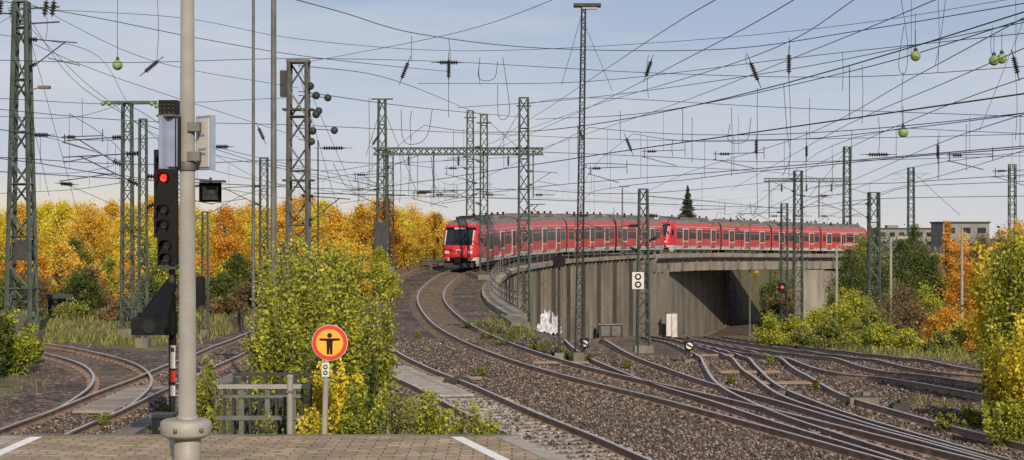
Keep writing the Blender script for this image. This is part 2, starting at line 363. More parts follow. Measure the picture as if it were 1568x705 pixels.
def slab(mb,a,b_,th,z0,z1,k):
    a=Vector((*a,0)); b_=Vector((*b_,0)); d=b_-a; mid=(a+b_)/2
    mb.box((mid.x,mid.y,(z0+z1)/2),(d.length,th,z1-z0),k,Matrix.Rotation(math.atan2(d.y,d.x),3,'Z'))
bE=B(YE)
slab(mb,(bE+.5,YE+.3),(B(219)+.5,219),.7,-9,-.3,'conc')
slab(mb,(bE-.2,YE+.1),(bE+1.15,YE+.25),1.1,-9,.05,'conc')
pr=at(1222,400,206); pr2=at(1256,400,209.5)
slab(mb,(pr.x,pr.y),(pr2.x,pr2.y),1.2,-9,-.7,'concl')
slab(mb,(pr2.x,pr2.y),(pr2.x+10,pr2.y+38),1.0,-9,-1.0,'conc')
slab(mb,(pr.x+.3,pr.y+.6),(pr.x+8,pr.y+32),1.0,-9,-1.1,'concd')
slab(mb,(pr2.x,pr2.y-.2),(pr2.x+30,pr2.y+12),.8,-9,-.9,'conc')
mb.obj('railway_bridge')
fence(dp+nr*4.1,lambda x,y:Zr(y)+.15,1.05,2.0,name='bridge_railing',k='greyst',r=.03)
fence([(p[0]-2.6,p[1]) for p in T['t1'] if 95<p[1]<175],lambda x,y:Zr(y)-.1,1.1,2.2,name='trackside_railing',k='dkst')
M['graf']=mat('graffiti_paint',(.10,.14,.24),.7,0,.3,3.5,c2=(.75,.75,.73),detail=3)
mb=MB()
for (x,w,h) in((793,.5,1.0),(798,.45,2.0),(803,.5,2.5),(809,.6,1.3),(815,.6,2.1),(821,.4,1.0)):
    Yg=141+(x-793)*.22; Xg=B(Yg)+.92; z=terr(Xg+1,Yg)+.4; nn=9
    vs=[(Xg+w*(.9+.3*math.sin(j*2.1+x))*math.cos(j*6.283/nn),Yg-.25+w*.3*math.cos(j*6.283/nn),z+h/2+h/2*(.8+.3*math.sin(j*3.3+x))*math.sin(j*6.283/nn)) for j in range(nn)]
    mb.add(vs,[tuple(range(nn))],'graf')
mb.obj('graffiti')
mb=MB(); slab(mb,(B(79)+.2,78),(B(86)+.2,86),.8,-1.8,-.05,'conc'); mb.obj('wall_end_block')
mb=MB(); q=gp(1028,517); mb.box((q.x,q.y,q.z+1.2),(1.1,1,2.6),'ltgrey'); mb.box((q.x,q.y,q.z+2.55),(1.25,1.15,.12),'greyst'); mb.box((q.x,q.y-.52,q.z+1.2),(.05,.03,2.3),'dkst'); mb.obj('relay_cabinet')
mb=MB(); q=gp(935,519)
mb.box((q.x,q.y,q.z+.7),(2.2,1,1.2),'dkst'); mb.box((q.x,q.y,q.z+1.35),(2.4,1.2,.1),'conc'); mb.box((q.x-.5,q.y-.52,q.z+.75),(.8,.04,.9),'greyst'); mb.box((q.x+.5,q.y-.52,q.z+.75),(.8,.04,.9),'greyst'); mb.obj('equipment_cabinet')
# ---------------------------------------------------------------- train
mainarr=resample([p for p in T['main'] if p[1]>100],.25)
alen=np.r_[0,np.cumsum(np.hypot(*np.diff(mainarr,axis=0).T))]
def onpath(s_): return Vector((np.interp(s_,alen,mainarr[:,0]),np.interp(s_,alen,mainarr[:,1]),0))
s0=float(np.interp(133,mainarr[:,1],alen))
def sect(h=0): return [(1.40,.55),(1.48,.95),(1.5,1.6),(1.5,2.6),(1.46,3.1),(1.36,3.45),(1.15,3.7),(.8,3.86),(.4,3.93)]
def car(mb,L_,nose=0):
    hs=sect(); full=[(y,z) for y,z in hs]+[(-y,z) for y,z in reversed(hs)]
    n=len(full); x0,x1=-L_/2+.25,L_/2-.25
    if nose==1: x1=L_/2-1.6
    if nose==-1: x0=-L_/2+1.6
    for j in range(n):
        a=full[j]; c=full[(j+1)%n]; zavg=(a[1]+c[1])/2
        k='ltgrey' if zavg<.8 and abs(a[0])>1.3 and abs(c[0])>1.3 else ('roof' if zavg>3.4 else 'redpink')
        if j==n-1: k='dkst'
        mb.add([(x0,a[0],a[1]),(x1,a[0],a[1]),(x1,c[0],c[1]),(x0,c[0],c[1])],[(0,1,2,3)],k)
    if nose!=1: mb.add([(x1,y,z) for y,z in full],[tuple(range(n))],'dkst')
    if nose!=-1: mb.add([(x0,y,z) for y,z in full],[tuple(range(n))],'dkst')
    if nose!=1: mb.box((L_/2-.12,0,2.1),(.3,2.5,2.9),'black')
    doors=[-L_*.3,0,L_*.3] if not nose else ([-L_*.34,-L_*.06,L_*.2] if nose==1 else [-L_*.2,L_*.06,L_*.34])
    for sd in(-1,1):
        for dx in doors:
            mb.box((dx,sd*1.50,1.85),(1.36,.05,2.1),'ltgrey')
            mb.box((dx,sd*1.52,1.1),(1.24,.03,.62),'redpink')
            for u in(-.33,.33): mb.box((dx+u,sd*1.525,2.15),(.50,.03,1.25),'glass')
            mb.box((dx,sd*1.53,1.85),(.03,.03,2.1),'black')
        edges=[x0+.3]+sum([[d-.9,d+.9] for d in doors],[])+[x1-.3]
        for i in range(0,len(edges),2):
            a,c=edges[i],edges[i+1]; w=c-a
            if w<.7: continue
            nn=max(1,round(w/1.35)); ww=w/nn
            for q in range(nn):
                mb.box((a+ww*(q+.5),sd*1.50,2.25),(ww-.14,.04,.98),'glass')
                mb.box((a+ww*(q+.5),sd*1.525,2.52),(ww-.26,.02,.03),'ltgrey')
        mb.box(((x0+x1)/2,sd*1.475,3.05),(x1-x0-.05,.04,.05),'ltgrey')
        mb.box(((x0+x1)/2,sd*1.15,.42),(x1-x0-4,.2,.4),'dkst')
    for dx,w in((-L_*.28,2.6),(L_*.05,3.2),(L_*.3,1.8)):
        mb.box((dx,0,4.02),(w,1.5,.24),'roof'); mb.box((dx,0,4.16),(w*.8,1.1,.06),'dkst')
    dx=-L_/2+.5
    for sd in(-1,1):
        for bx in(dx,dx+2.0): mb.lathe((bx+.2,sd*.68,.45),(bx+.2,sd*.8,.45),[(0,.43),(1,.43)],'dkst',14)
        mb.box((dx+1.2,sd*.95,.55),(2.8,.12,.3),'dkst')
    if nose:
        zl=[.3,.5,.75,1.0,1.2,1.45,1.7,1.95,2.2,2.5,2.8,3.1,3.35,3.55,3.75,3.93]
        def xf(z): return float(np.interp(z,[.3,.6,1.2,1.9,3.1,3.55,3.93],[1.25,1.5,1.62,1.52,1.0,.72,.15]))
        def hw(z): return float(np.interp(z,[.3,.55,.95,1.6,2.6,3.1,3.45,3.7,3.86,3.93],[1.3,1.4,1.48,1.5,1.5,1.46,1.36,1.15,.8,.4]))
        na=28; base=(x1 if nose==1 else x0); rows=[]
        for z in zl:
            r_=[]
            for i in range(na+1):
                t=math.pi*i/na; c=math.cos(t); s_=math.sin(t)
                r_.append((base+nose*xf(z)*(s_**.55 if s_>0 else 0),hw(z)*math.copysign(abs(c)**.45,c),z))
            rows.append(r_)
        for j in range(len(zl)-1):
            for i in range(na):
                zm=(zl[j]+zl[j+1])/2; ym=(rows[j][i][1]+rows[j][i+1][1])/2; xm=abs((rows[j][i][0]+rows[j][i+1][0])/2-base)
                fr=abs(ym)<1.22
                if zm<.75: k='black' if fr else 'ltgrey'
                elif zm<1.1: k='ltgrey' if abs(ym)>.75 else 'black'
                elif zm<1.95: k='red'
                elif zm<3.12: k='glass' if fr and abs(ym)<1.15 else ('glass' if (.35<xm<.9 and zm<2.8 and zm>2) else 'red')
                elif zm<3.4: k='black' if fr else 'red'
                elif zm<3.6: k='red'
                else: k='roof'
                mb.add([rows[j][i],rows[j][i+1],rows[j+1][i+1],rows[j+1][i]],[(0,1,2,3)],k)
        for sd in(-1,1):
            mb.box((base+nose*1.56,sd*.92,1.42),(.12,.34,.2),'white'); mb.ball((base+nose*1.5,sd*.98,.95),.14,'signred')
            mb.rod((base+nose*1.5,sd*.02,2.0),(base+nose*1.13,sd*.5,2.9),.02,'black')
            mb.rod((base+nose*1.54,sd*1.12,1.98),(base+nose*1.02,sd*1.1,3.1),.05,'ltgrey')
            mb.rod((base+nose*1.0,sd*1.45,2.5),(base+nose*1.3,sd*1.72,2.5),.03,'black'); mb.box((base+nose*1.3,sd*1.76,2.35),(.08,.16,.4),'black')
        mb.box((base+nose*1.04,0,3.25),(.05,.9,.12),'ltgrey')
        mb.box((base+nose*1.64,0,1.5),(.03,.36,.24),'white'); mb.box((base+nose*1.66,0,1.5),(.03,.28,.16),'signred')
        mb.box((base+nose*1.75,0,.85),(.5,.34,.34),'signred'); mb.box((base+nose*1.5,0,.42),(.3,2.3,.34),'dkst')
        mb.box((base+nose*1.95,0,.85),(.12,.5,.45),'black')
train=empty('commuter_train'); CL=14.4; s=s0-1.4
for u in range(2):
    for c in range(4):
        mb=MB(); nose=1 if c==0 else (-1 if c==3 else 0)
        car(mb,CL,nose)
        if c in(1,):
            for a_,b_ in(((-2,0,4.15),(-.6,0,4.6)),((-.6,0,4.6),(-2.2,0,5.0))):
                for sd in(-.3,.3): mb.rod((a_[0],sd,a_[2]),(b_[0],sd*.8,b_[2]),.04,'dkst')
            mb.rod((-2.2,-.9,5.0),(-2.2,.9,5.0),.05,'dkst')
        for q in range(6): mb.lathe((-5+q*1.9,.55,4.0),(-5+q*1.9,.55,4.4),[(0,.1),(.3,.14),(.5,.08),(.8,.12),(1,.05)],'ins',6)
        a_=onpath(s+.3); b_=onpath(s+CL-.3); mid=(a_+b_)/2; d=a_-b_
        o=mb.obj('car_%d'%(u*4+c+1),parent=train); o.location=(mid.x,mid.y,Zr(mid.y))
        o.rotation_euler=(0,-math.atan2(Zr(a_.y)-Zr(b_.y),d.length),math.atan2(d.y,d.x))
        s+=CL
    s+=.8
# ---------------------------------------------------------------- masts
def lattice(mb,base,ztop,w0,w1,k='green',leg=None,br=None,ph=None):
    h=ztop-base[2]; leg=leg or w0*.095; br=br or leg*.55; c=[(-1,-1),(1,-1),(1,1),(-1,1)]
    n=max(4,int(round(h/(ph or (w0+w1)*.75))))
    P=[]
    for i in range(n+1):
        t=i/n; w=(w0+(w1-w0)*t)/2; z=base[2]+h*t
        P.append([Vector((base[0]+a*w,base[1]+b_*w,z)) for a,b_ in c])
    for q in range(4): mb.rod(P[0][q],P[n][q],leg,k)
    for i in range(n):
        for q in range(4):
            r=(q+1)%4
            if (i+q)%2: mb.rod(P[i][q],P[i+1][r],br,k,3)
            else: mb.rod(P[i][r],P[i+1][q],br,k,3)
            if i%2==0: mb.rod(P[i][q],P[i][r],br,k,3)
    mb.box((base[0],base[1],base[2]+.1),(w0*1.5,w0*1.5,.5),'conc')
    mb.box((base[0],base[1],ztop),(w1*1.15,w1*1.15,.06),k)
def insulator(mb,a,b_,r=.09,n=7):
    prof=[(0,.02)]
    for i in range(n):
        t=.12+.76*i/n; dt=.76/n; prof+= [(t,.03),(t+dt*.35,r),(t+dt*.6,r),(t+dt*.95,.03)]
    prof+=[(1,.02)]; mb.lathe(a,b_,prof,'ins',8)
def cantilever(mb,root,side,L_,z,dz=1.2):
    x,y=root; e=Vector((x+side*L_,y,z-.15)); 
    i0=Vector((x+side*.1,y,z)); i1=Vector((x+side*.7,y,z-.03)); insulator(mb,i0,i1,.1,5); mb.rod(i1,e,.03,'dkst')
    j0=Vector((x+side*.1,y,z-dz)); j1=Vector((x+side*.65,y,z-dz+.25)); insulator(mb,j0,j1,.1,5); mb.rod(j1,Vector((x+side*L_*.8,y,z-.1)),.03,'dkst')
    mb.rod(j1+Vector((side*.4,0,.2)),Vector((x+side*L_*1.05,y,z-dz+.15)),.025,'dkst')
def mast_px(x,yt,yb=None,d=None,w0=14,w1=12,k='green',arms=()):
    if d is None: p=gp(x,yb); d=p.y; X=p.x; z=p.z
    else: X=(x-CX)*d/F; z=terr(X,d)
    zt=CZ+(CY-yt)*d/F; s_=d/F; mb=MB()
    lattice(mb,(X,d,z),zt,w0*s_,w1*s_,k)
    for side,L_,yy in arms: cantilever(mb,(X,d),side,L_,CZ+(CY-yy)*d/F)
    return mb,(X,d,z,zt)
masts=[
 dict(x=33,yt=3,yb=522,w0=38,w1=17,arms=((1,2.2,60),)),
 dict(x=195,yt=157,yb=517,w0=17,w1=13,arms=((-1,2.5,210),)),
 dict(x=219,yt=183,yb=532,w0=13,w1=10,arms=((1,2.5,270),(-1,3,235))),
 dict(x=314,yt=325,yb=518,w0=9,w1=8),
 dict(x=404,yt=242,d=100,w0=12,w1=11,arms=((-1,3,285),)),
 dict(x=457,yt=96,d=72,w0=31,w1=27,k='greyst',arms=((1,2.2,300),)),
 dict(x=585,yt=152,d=125,w0=17,w1=10,arms=((1,3.5,235),(-1,3,290))),
 dict(x=720,yt=170,d=150,w0=12,w1=9,arms=((-1,2,240),(1,2,280))),
 dict(x=741,yt=176,d=124.5,w0=12,w1=10,arms=((-1,3,225),(-1,3,290))),
 dict(x=802,yt=150,d=124,w0=18,w1=13,arms=((1,2.5,262),)),
 dict(x=985,yt=290,yb=541,w0=19,w1=12,arms=((-1,2.5,345),(1,1.5,330))),
 dict(x=1222,yt=262,d=150,w0=13,w1=11,arms=((-1,3,275),(1,3,300))),
 dict(x=1201,yt=312,d=140,w0=10,w1=9,arms=((-1,3,325),)),
 dict(x=1297,yt=225,d=240,w0=12,w1=9,arms=((-1,5,277),)),
 dict(x=1338,yt=295,d=125,w0=17,w1=14,arms=((-1,2.5,312),)),
 dict(x=1395,yt=257,d=260,w0=10,w1=8,arms=((1,3,265),(-1,3,265))),
 dict(x=1550,yt=252,d=240,w0=10,w1=9,arms=((-1,3,262),(1,3,262))),
 dict(x=598,yt=232,d=135,w0=9,w1=8,arms=((-1,2.5,270),)),
]
for q in masts:
    arms=q.pop('arms',()); mb,i_=mast_px(**q,arms=arms); X,d,z,zt=i_
    if q['x']==195:
        mb.box((X+.1,d,zt),(2.2,.12,.12),'green')
        for u in(-1.0,-.75,1.0,1.2,.1): mb.ball((X+u,d,zt-.05-.1*(u>1)),.10,'ball')
    if q['x']==457:
        mb.box((X-.62,d,zt-.9),(.28,.4,1.1),'dkst'); mb.box((X-.6,d,zt-8.2),(.3,.4,1.0),'dkst')
        for zz,xx in((1.0,.5),(1.4,.75),(2.5,.4),(2.2,.75),(2.9,.6)): mb.ball((X+xx,d,zt-zz),.17,'dkst'); 
        for zz in(2.,5.): mb.box((X,d,zt-zz),(1.3,.7,.08),'dkst')
        mb.box((X,d,zt+.05),(.95,.9,.12),'greyst')
        for xx,yy in((502,150),(512,200),(477,217),(488,170)): 
            p=at(xx,yy,d); mb.ball(p,.16,'dkst'); mb.rod((X,d,p.z+.1),p,.025,'dkst')
    if q['x']==33:
        for u,zz in((-1.4,.5),(1.5,.9),(1.5,.3)): mb.rod((X-.2,d,zt-zz),(X+u,d,zt-zz+.1),.04,'dkst')
        for u in(-.9,-.4,.9,1.2): insulator(mb,(X+u,d,zt-.6),(X+u+.1,d,zt+.1),.12,5)
        mb.rod((X,d,zt-3.6),(X+.75,d,zt-3.4),.03,'greyst'); mb.box((X+.9,d,zt-3.4),(.45,.3,.12),'greyst')
        mb.box((X+.1,d,z+3.6),(.5,.9,.8),'dkst')
    if q['x']==585: mb.box((X,d,zt),(1.6,.1,.1),'dkst'); mb.box((X,d,z+3.2),(1.1,.8,2.0),'dkst')
    if q['x'] in(720,741,802): mb.box((X,d,zt-.6),(1.1,.1,.1),'green')
    mb.obj('catenary_mast')
def hgirder(a,b_,h,dpt,name,k='green',c_=.055):
    mb=MB(); a=Vector(a); b_=Vector(b_); n=int((b_-a).length/h); off=[Vector((0,sy*dpt/2,sz*h/2)) for sy,sz in((-1,-1),(1,-1),(1,1),(-1,1))]
    for o in off: mb.rod(a+o,b_+o,c_*1.4,k)
    for i in range(n):
        p=a+(b_-a)*i/n; q=a+(b_-a)*(i+1)/n
        for j in range(4):
            r=(j+1)%4; mb.rod(p+off[j if i%2 else r],q+off[r if i%2 else j],c_*.7,k,3)
    for i_,x in enumerate(np.linspace(.06,.94,7)):
        p=a+(b_-a)*x
        if i_%2==0: mb.rod(p,p-Vector((0,0,3.4)),.07,k); mb.rod(p-Vector((0,0,3.2)),p-Vector((-1.6,0,3.2)),.035,'dkst'); insulator(mb,p-Vector((-.1,0,3.2)),p-Vector((-.8,0,3.2)),.1,4)
        else: insulator(mb,p-Vector((0,0,.3)),p-Vector((0,0,1.1)),.1,5)
    return mb.obj(name)
hgirder(at(572,232,124.8),at(832,232,124.8),.45,.5,'catenary_gantry',c_=.065)
hgirder(at(1170,276,151),at(1300,276,151),.3,.3,'catenary_gantry',c_=.035)
# ---------------------------------------------------------------- lamp masts & poles
def tube(name,x,yt,yb,wpx,k='greyst',d=None,head=None,wt=None):
    p=gp(x,yb) if d is None else Vector(((x-CX)*d/F,d,terr((x-CX)*d/F,d))); d=p.y; zt=CZ+(CY-yt)*d/F; s_=d/F
    mb=MB(); mb.rod(p-Vector((0,0,.3)),(p.x,p.y,zt),wpx*s_/2,k,12,(wt or wpx*.7)*s_/2)
    mb.rod(p-Vector((0,0,.3)),p+Vector((0,0,.35)),wpx*s_*.8,'conc',12)
    if head=='arm':
        mb.rod((p.x,p.y,zt),(p.x+.5,p.y,zt+.1),.04,k); mb.box((p.x+.8,p.y,zt+.08),(.75,.28,.14),k); mb.box((p.x+.8,p.y,zt),(.6,.22,.04),'white')
    if head=='arml':
        mb.rod((p.x,p.y,zt),(p.x-.5,p.y,zt+.1),.04,k); mb.box((p.x-.8,p.y,zt+.08),(.75,.28,.14),k)
    if head=='T':
        mb.box((p.x+.15,p.y,zt),(1.0,.35,.12),k); mb.box((p.x+.1,p.y,zt-.08),(.7,.28,.06),'white')
    mb.obj(name); return p
tube('lamp_mast',419,-30,640,11,'greyst',wt=8,head='T')
tube('lamp_mast',388,-20,524,5.5,'greyst',wt=4.5)
tube('street_lamp',1364,365,None,5,'pole',d=118,head='arm')
tube('street_lamp',1281,376,None,5,'pole',d=125,head='arm')
tube('street_lamp',1473,345,None,5,'pole',d=105)
tube('street_lamp',487,215,None,3,'dkst',d=95)
tube('street_lamp',953,286,None,3,'greyst',d=170,head='T')
tube('street_lamp',1148,340,None,3,'greyst',d=200,head='arml')
p=gp(886,556); d=p.y; mb=MB(); zt=CZ+(CY-10)*d/F
lattice(mb,(p.x,p.y,p.z),zt,.24,.12,'dkst',leg=.026,br=.013,ph=.28)
mb.v=[(v[0]+(v[2]-p.z)*.014,v[1],v[2]) for v in mb.v]
tx=p.x+(zt-p.z)*.014
mb.box((tx+.12,p.y,zt+.03),(.9,.4,.1),'dkst'); mb.box((tx+.2,p.y,zt-.05),(.5,.25,.08),'ltgrey'); mb.obj('flood_lamp_mast')
mb=MB(); pd=22.; q=at(287,352,pd); s_=pd/F
def zz(y,d=pd): return CZ+(CY-y)*d/F
mb.lathe((q.x,q.y,PZ-.01),(q.x,q.y,zz(-60)),[(0,.175),(.13,.175),(.131,.115),(1,.085)],'pole',32)
mb.lathe((q.x-.02,q.y,zz(670)),(q.x-.02,q.y,zz(642)),[(0,.25),(.12,.31),(.2,.325),(.85,.33),(.95,.30),(1,.27)],'pole',40)
mb.lathe((q.x,q.y,zz(643)),(q.x,q.y,zz(636)),[(0,.16),(1,.125)],'pole',24)
mb.lathe((q.x,q.y,zz(262)),(q.x,q.y,zz(248)),[(0,.112),(.1,.118),(.9,.118),(1,.112)],'greyst',24)
for a_ in range(6):
    an=a_*1.047+.3; mb.box((q.x-.02+.325*math.cos(an),q.y+.325*math.sin(an),zz(656)),(.05,.05,.05),'greyst')
o=mb.obj('platform_lamp_post')
for pl in o.data.polygons: pl.use_smooth=len(pl.vertices)==4
mb=MB()
mb.box((q.x-.17,q.y-.05,zz(219)),(.20,.10,.62),'blue',Matrix.Rotation(math.radians(-28),3,'Z'))
mb.box((q.x-.255,q.y-.02,zz(219)),(.05,.30,.68),'blue',Matrix.Rotation(math.radians(-25),3,'Z'))
mb.box((q.x-.20,q.y+.0,zz(178)),(.24,.34,.03),'greyst',Matrix.Rotation(math.radians(-28),3,'Z'))
mb.box((q.x-.10,q.y-.11,zz(219)),(.07,.05,.66),'black')
Rs=Matrix.Rotation(math.radians(-48),3,'Z')
c=Vector((q.x+.235,q.y+.02,zz(219)))
mb.box(c,(.34,.08,.70),'blue',Rs); mb.box(c+Rs@Vector((0,-.045,0)),(.29,.012,.63),'ltgrey',Rs)
for dz in(-.14,-.08,.1): mb.box(c+Rs@Vector((.0,-.055,dz)),(.18-.3*abs(dz+.08),.006,.025),'blue',Rs)
mb.box((q.x+.1,q.y-.05,zz(240)),(.16,.16,.12),'greyst'); mb.box((q.x+.1,q.y-.05,zz(195)),(.16,.16,.12),'greyst')
mb.obj('platform_sign')
mb=MB()
mb.rod((q.x,q.y,zz(287)),(q.x+.26,q.y,zz(283)),.02,'dkst'); mb.rod((q.x+.3,q.y,zz(272)),(q.x+.3,q.y,zz(284)),.02,'dkst')
hc=Vector((q.x+.33,q.y-.02,zz(293)))
def frustum(mb,c,w0,h0,w1,h1,dep,k):
    vs=[(c.x+sx*w0,c.y+dep/2,c.z+sz*h0) for sx,sz in((-1,-1),(1,-1),(1,1),(-1,1))]+[(c.x+sx*w1,c.y-dep/2,c.z+sz*h1-.02) for sx,sz in((-1,-1),(1,-1),(1,1),(-1,1))]
    mb.add(vs,[(0,1,2,3),(0,4,5,1),(1,5,6,2),(2,6,7,3),(3,7,4,0)],k)
frustum(mb,hc,.07,.06,.145,.125,.34,'black'); frustum(mb,hc+Vector((0,-.12,-.005)),.04,.03,.10,.09,.1,'dkst')
mb.box((q.x+.33,q.y-.01,zz(278)),(.31,.22,.025),'dkst')
mb.obj('loudspeaker')
# ---------------------------------------------------------------- signal
mb=MB(); sd=33.; s_=sd/F
def zs_(y): return CZ+(CY-y)*sd/F
def xs_(x): return (x-CX)*sd/F
X=xs_(263)
mb.rod((X,sd,-.3),(X,sd,zs_(160)),.06,'dkst',10)
mb.box((xs_(261),sd-.12,zs_(172)),(28*s_,.3,34*s_),'black'); 
for a_ in range(4):
    for b2 in range(4): mb.box((xs_(250+a_*6.5),sd-.275,zs_(162+b2*6)),(.035,.02,.03),'dkst')
mb.box((xs_(256),sd-.1,zs_(297)),(35*s_,.16,134*s_),'black')
mb.box((xs_(258),sd-.05,zs_(385)),(28*s_,.3,42*s_),'black'); mb.box((xs_(259),sd-.1,zs_(410)),(30*s_,.35,.06),'dkst')
for yy in(247,273,322,345,376,396):
    c0=Vector((xs_(254 if yy<360 else 258),sd-.2,zs_(yy))); n=14; vs=[]
    for i in range(n):
        t=math.pi*(i/(n-1))*1.3-.15*math.pi
        for dd in(0,-.24): vs.append(c0+Vector((.105*math.cos(t),dd,.105*math.sin(t))))
    mb.add(vs,[(2*i,2*i+1,2*i+3,2*i+2) for i in range(n-1)],'black')
    mb.lathe(c0+Vector((0,.02,0)),c0+Vector((0,-.02,0)),[(0,.07),(1,.07)],'lamp' if yy==273 else 'glass',14)
y0,y1=zs_(512),zs_(478)
mb.box((xs_(243),sd-.1,(y0+y1)/2),(54*s_,.45,34*s_),'black')
hx0,hx1=xs_(214),xs_(268); f_=sd-.75; bk=sd+.1
mb.add([(hx0,f_,zs_(486)),(hx1,f_,zs_(486)),(hx1,bk,zs_(422)),(hx1-.1,bk,zs_(420)),(hx0,bk,zs_(480)),(hx0,f_,zs_(510)),(hx1,f_,zs_(510)),(hx1,bk,zs_(512))],[(0,1,2,3,4),(0,4,5),(1,6,7,2),(0,5,6,1)],'black')
mb.lathe((xs_(241),sd-.76,zs_(497)),(xs_(241),sd-.78,zs_(497)),[(0,.13),(1,.13)],'glass',18)
mb.box((xs_(300),sd,zs_(446)),(24*s_,.3,44*s_),'black'); mb.rod((X,sd,zs_(450)),(xs_(296),sd,zs_(450)),.04,'dkst')
mb.box((xs_(266),sd-.08,zs_(520)),(.12,.1,.2),'black')
for i,k in enumerate(['ltgrey','signred','ltgrey','ltgrey']):
    mb.box((xs_(266),sd-.09-.002*i,zs_([544,576,598,550][i])),(.10,.03,[.5,.22,.2,.1][i]),k)
mb.box((xs_(266),sd-.12,zs_(535)),(.07,.01,.08),'dkst')
for yy in range(170,700,14): mb.rod((X+.02,sd+.18,zs_(yy)),(X+.26,sd+.18,zs_(yy)),.012,'dkst')
for dx in(.02,.26): mb.rod((X+dx,sd+.18,-.2),(X+dx,sd+.18,zs_(165)),.015,'dkst')
mb.obj('railway_signal')
# ---------------------------------------------------------------- round warning sign
mb=MB(); sd2=29.; s2=sd2/F
c=at(505,525,sd2)
def disc(c,r,y0,y1,k,n=40): mb.lathe((c[0],y0,c[2]),(c[0],y1,c[2]),[(0,r),(1,r)],k,n)
disc(c,.305,sd2,sd2-.02,'white'); disc(c,.30,sd2-.02,sd2-.024,'signred'); disc(c,.232,sd2-.024,sd2-.03,'orange')
yf=sd2-.034
disc((c.x,0,c.z+.125),.042,yf+.004,yf,'black',18)
def flat(poly,k='black'):
    n=len(poly); mb.add([(c.x+a,yf,c.z+b_) for a,b_ in poly]+[(c.x+a,yf+.004,c.z+b_) for a,b_ in poly],[tuple(range(n)),tuple(range(n,2*n))[::-1]]+[(i,n+i,n+(i+1)%n,(i+1)%n) for i in range(n)],k)
flat([(-.175,.075),(.175,.075),(.175,.04),(.055,.03),(.05,-.06),(.05,-.20),(.008,-.20),(.0,-.06),(-.008,-.20),(-.05,-.20),(-.05,-.06),(-.055,.03),(-.175,.04)])
mb.rod((c.x-.12,sd2+.03,-.3),(c.x-.05,sd2+.03,c.z+.2),.05,'pole',12)
mb.box((c.x-.07,sd2-.03,c.z-.46),(.13,.02,.24),'ltgrey')
for zq in(.05,-.05):
    mb.lathe((c.x-.07,sd2-.045,c.z-.46+zq),(c.x-.07,sd2-.05,c.z-.46+zq),[(0,.04),(1,.04)],'black',12); mb.lathe((c.x-.07,sd2-.052,c.z-.46+zq),(c.x-.07,sd2-.054,c.z-.46+zq),[(0,.02),(1,.02)],'ltgrey',12)
mb.obj('prohibition_sign')
mb=MB(); p=at(444,578,30); mb.rod((p.x,p.y,-.3),p,.055,'pole',12); mb.lathe(p,p+Vector((0,0,.05)),[(0,.065),(.6,.065),(1,.02)],'pole',12); mb.box((p.x,p.y,p.z-.25),(.14,.14,.04),'greyst'); mb.obj('fence_post')
def plate(x,y,d,w,h,k,name):
    mb=MB(); p=at(x,y,d); W=w*d/F; H=h*d/F
    mb.box(p,(W,.03,H),k); mb.box(p+Vector((0,.02,0)),(W*1.12,.02,H*1.06),'dkst')
    for sg in(.23,-.23):
        mb.lathe(p+Vector((0,-.02,H*sg)),p+Vector((0,-.026,H*sg)),[(0,W*.28),(1,W*.28)],'black',16); mb.lathe(p+Vector((0,-.03,H*sg)),p+Vector((0,-.033,H*sg)),[(0,W*.15),(1,W*.15)],k,16)
    z=terr(p.x,d); mb.rod((p.x,d+.06,z-.2),(p.x,d+.06,p.z),.035,'dkst',8)
    return mb.obj(name)
plate(977,430,64,18,26,'ltgrey','distance_board')
def dwarf(x,y,name='shunting_signal',r=1.0):
    p=gp(x,y); mb=MB(); mb.rod(p-Vector((0,0,.1)),p+Vector((0,0,.45)),.04,'dkst',8)
    mb.box(p+Vector((0,0,.05)),(.3,.3,.14),'conc')
    mb.box(p+Vector((0,0,.58)),(.28*r,.24,.30*r),'black'); mb.lathe(p+Vector((0,-.12,.58)),p+Vector((0,-.14,.58)),[(0,.11*r),(1,.11*r)],'ltgrey',14)
    mb.box(p+Vector((0,-.15,.58)),(.2*r,.01,.05),'black',Matrix.Rotation(.5,3,'Y')); mb.box(p+Vector((0,0,.75)),(.32*r,.28,.03),'dkst'); mb.obj(name)
dwarf(1055,556); dwarf(895,552); dwarf(557,640,r=.8)
p=gp(856,552); d=p.y; mb=MB(); t=at(856,400,d); mb.rod(p,t,.05,'dkst',8); mb.box(t+Vector((0,.05,0)),(.4,.2,.36),'black'); mb.lathe(t+Vector((0,-.1,0)),t+Vector((0,-.2,0)),[(0,.2),(1,.22)],'black',12); mb.box(p+Vector((0,0,.1)),(.3,.3,.3),'conc'); mb.obj('light_signal')
d=120; p=at(1197,441,d); mb=MB(); mb.rod((p.x,d,terr(p.x,d)),p,.06,'dkst',8); mb.box(p,(.42,.3,.7),'black'); mb.lathe(p+Vector((.0,-.2,.05)),p+Vector((0,-.24,.05)),[(0,.09),(1,.09)],'lamp',12); mb.box(p+Vector((0,0,-1.3)),(.3,.2,.4),'black'); mb.obj('railway_signal')
def tbox(x,y,w,h,name,k='concd'):
    p=gp(x,y); s_=p.y/F; mb=MB(); W=w*s_; H=h*s_
    mb.box(p+Vector((0,0,H*.35)),(W,.5,H*.7),k); mb.box(p+Vector((0,0,H*.76)),(W*.8,.42,H*.14),'dkst'); mb.box(p+Vector((W*.1,0,H*.95)),(W*.25,.3,H*.3),k); mb.rod(p+Vector((-W*.5,0,H*.2)),p+Vector((-W*1.0,.1,H*.15)),.04,'dkst'); mb.obj(name)
tbox(1321,622,44,20,'point_machine','conc'); tbox(1377,634,26,20,'cable_junction_box'); tbox(1205,606,40,12,'point_machine','greyst')
tbox(365,505,14,24,'cable_junction_box'); tbox(700,590,40,14,'point_machine','concd')
mb=MB(); p=gp(92,486); 
mb.box(p+Vector((0,0,.6)),(1.0,.8,.7),'black')
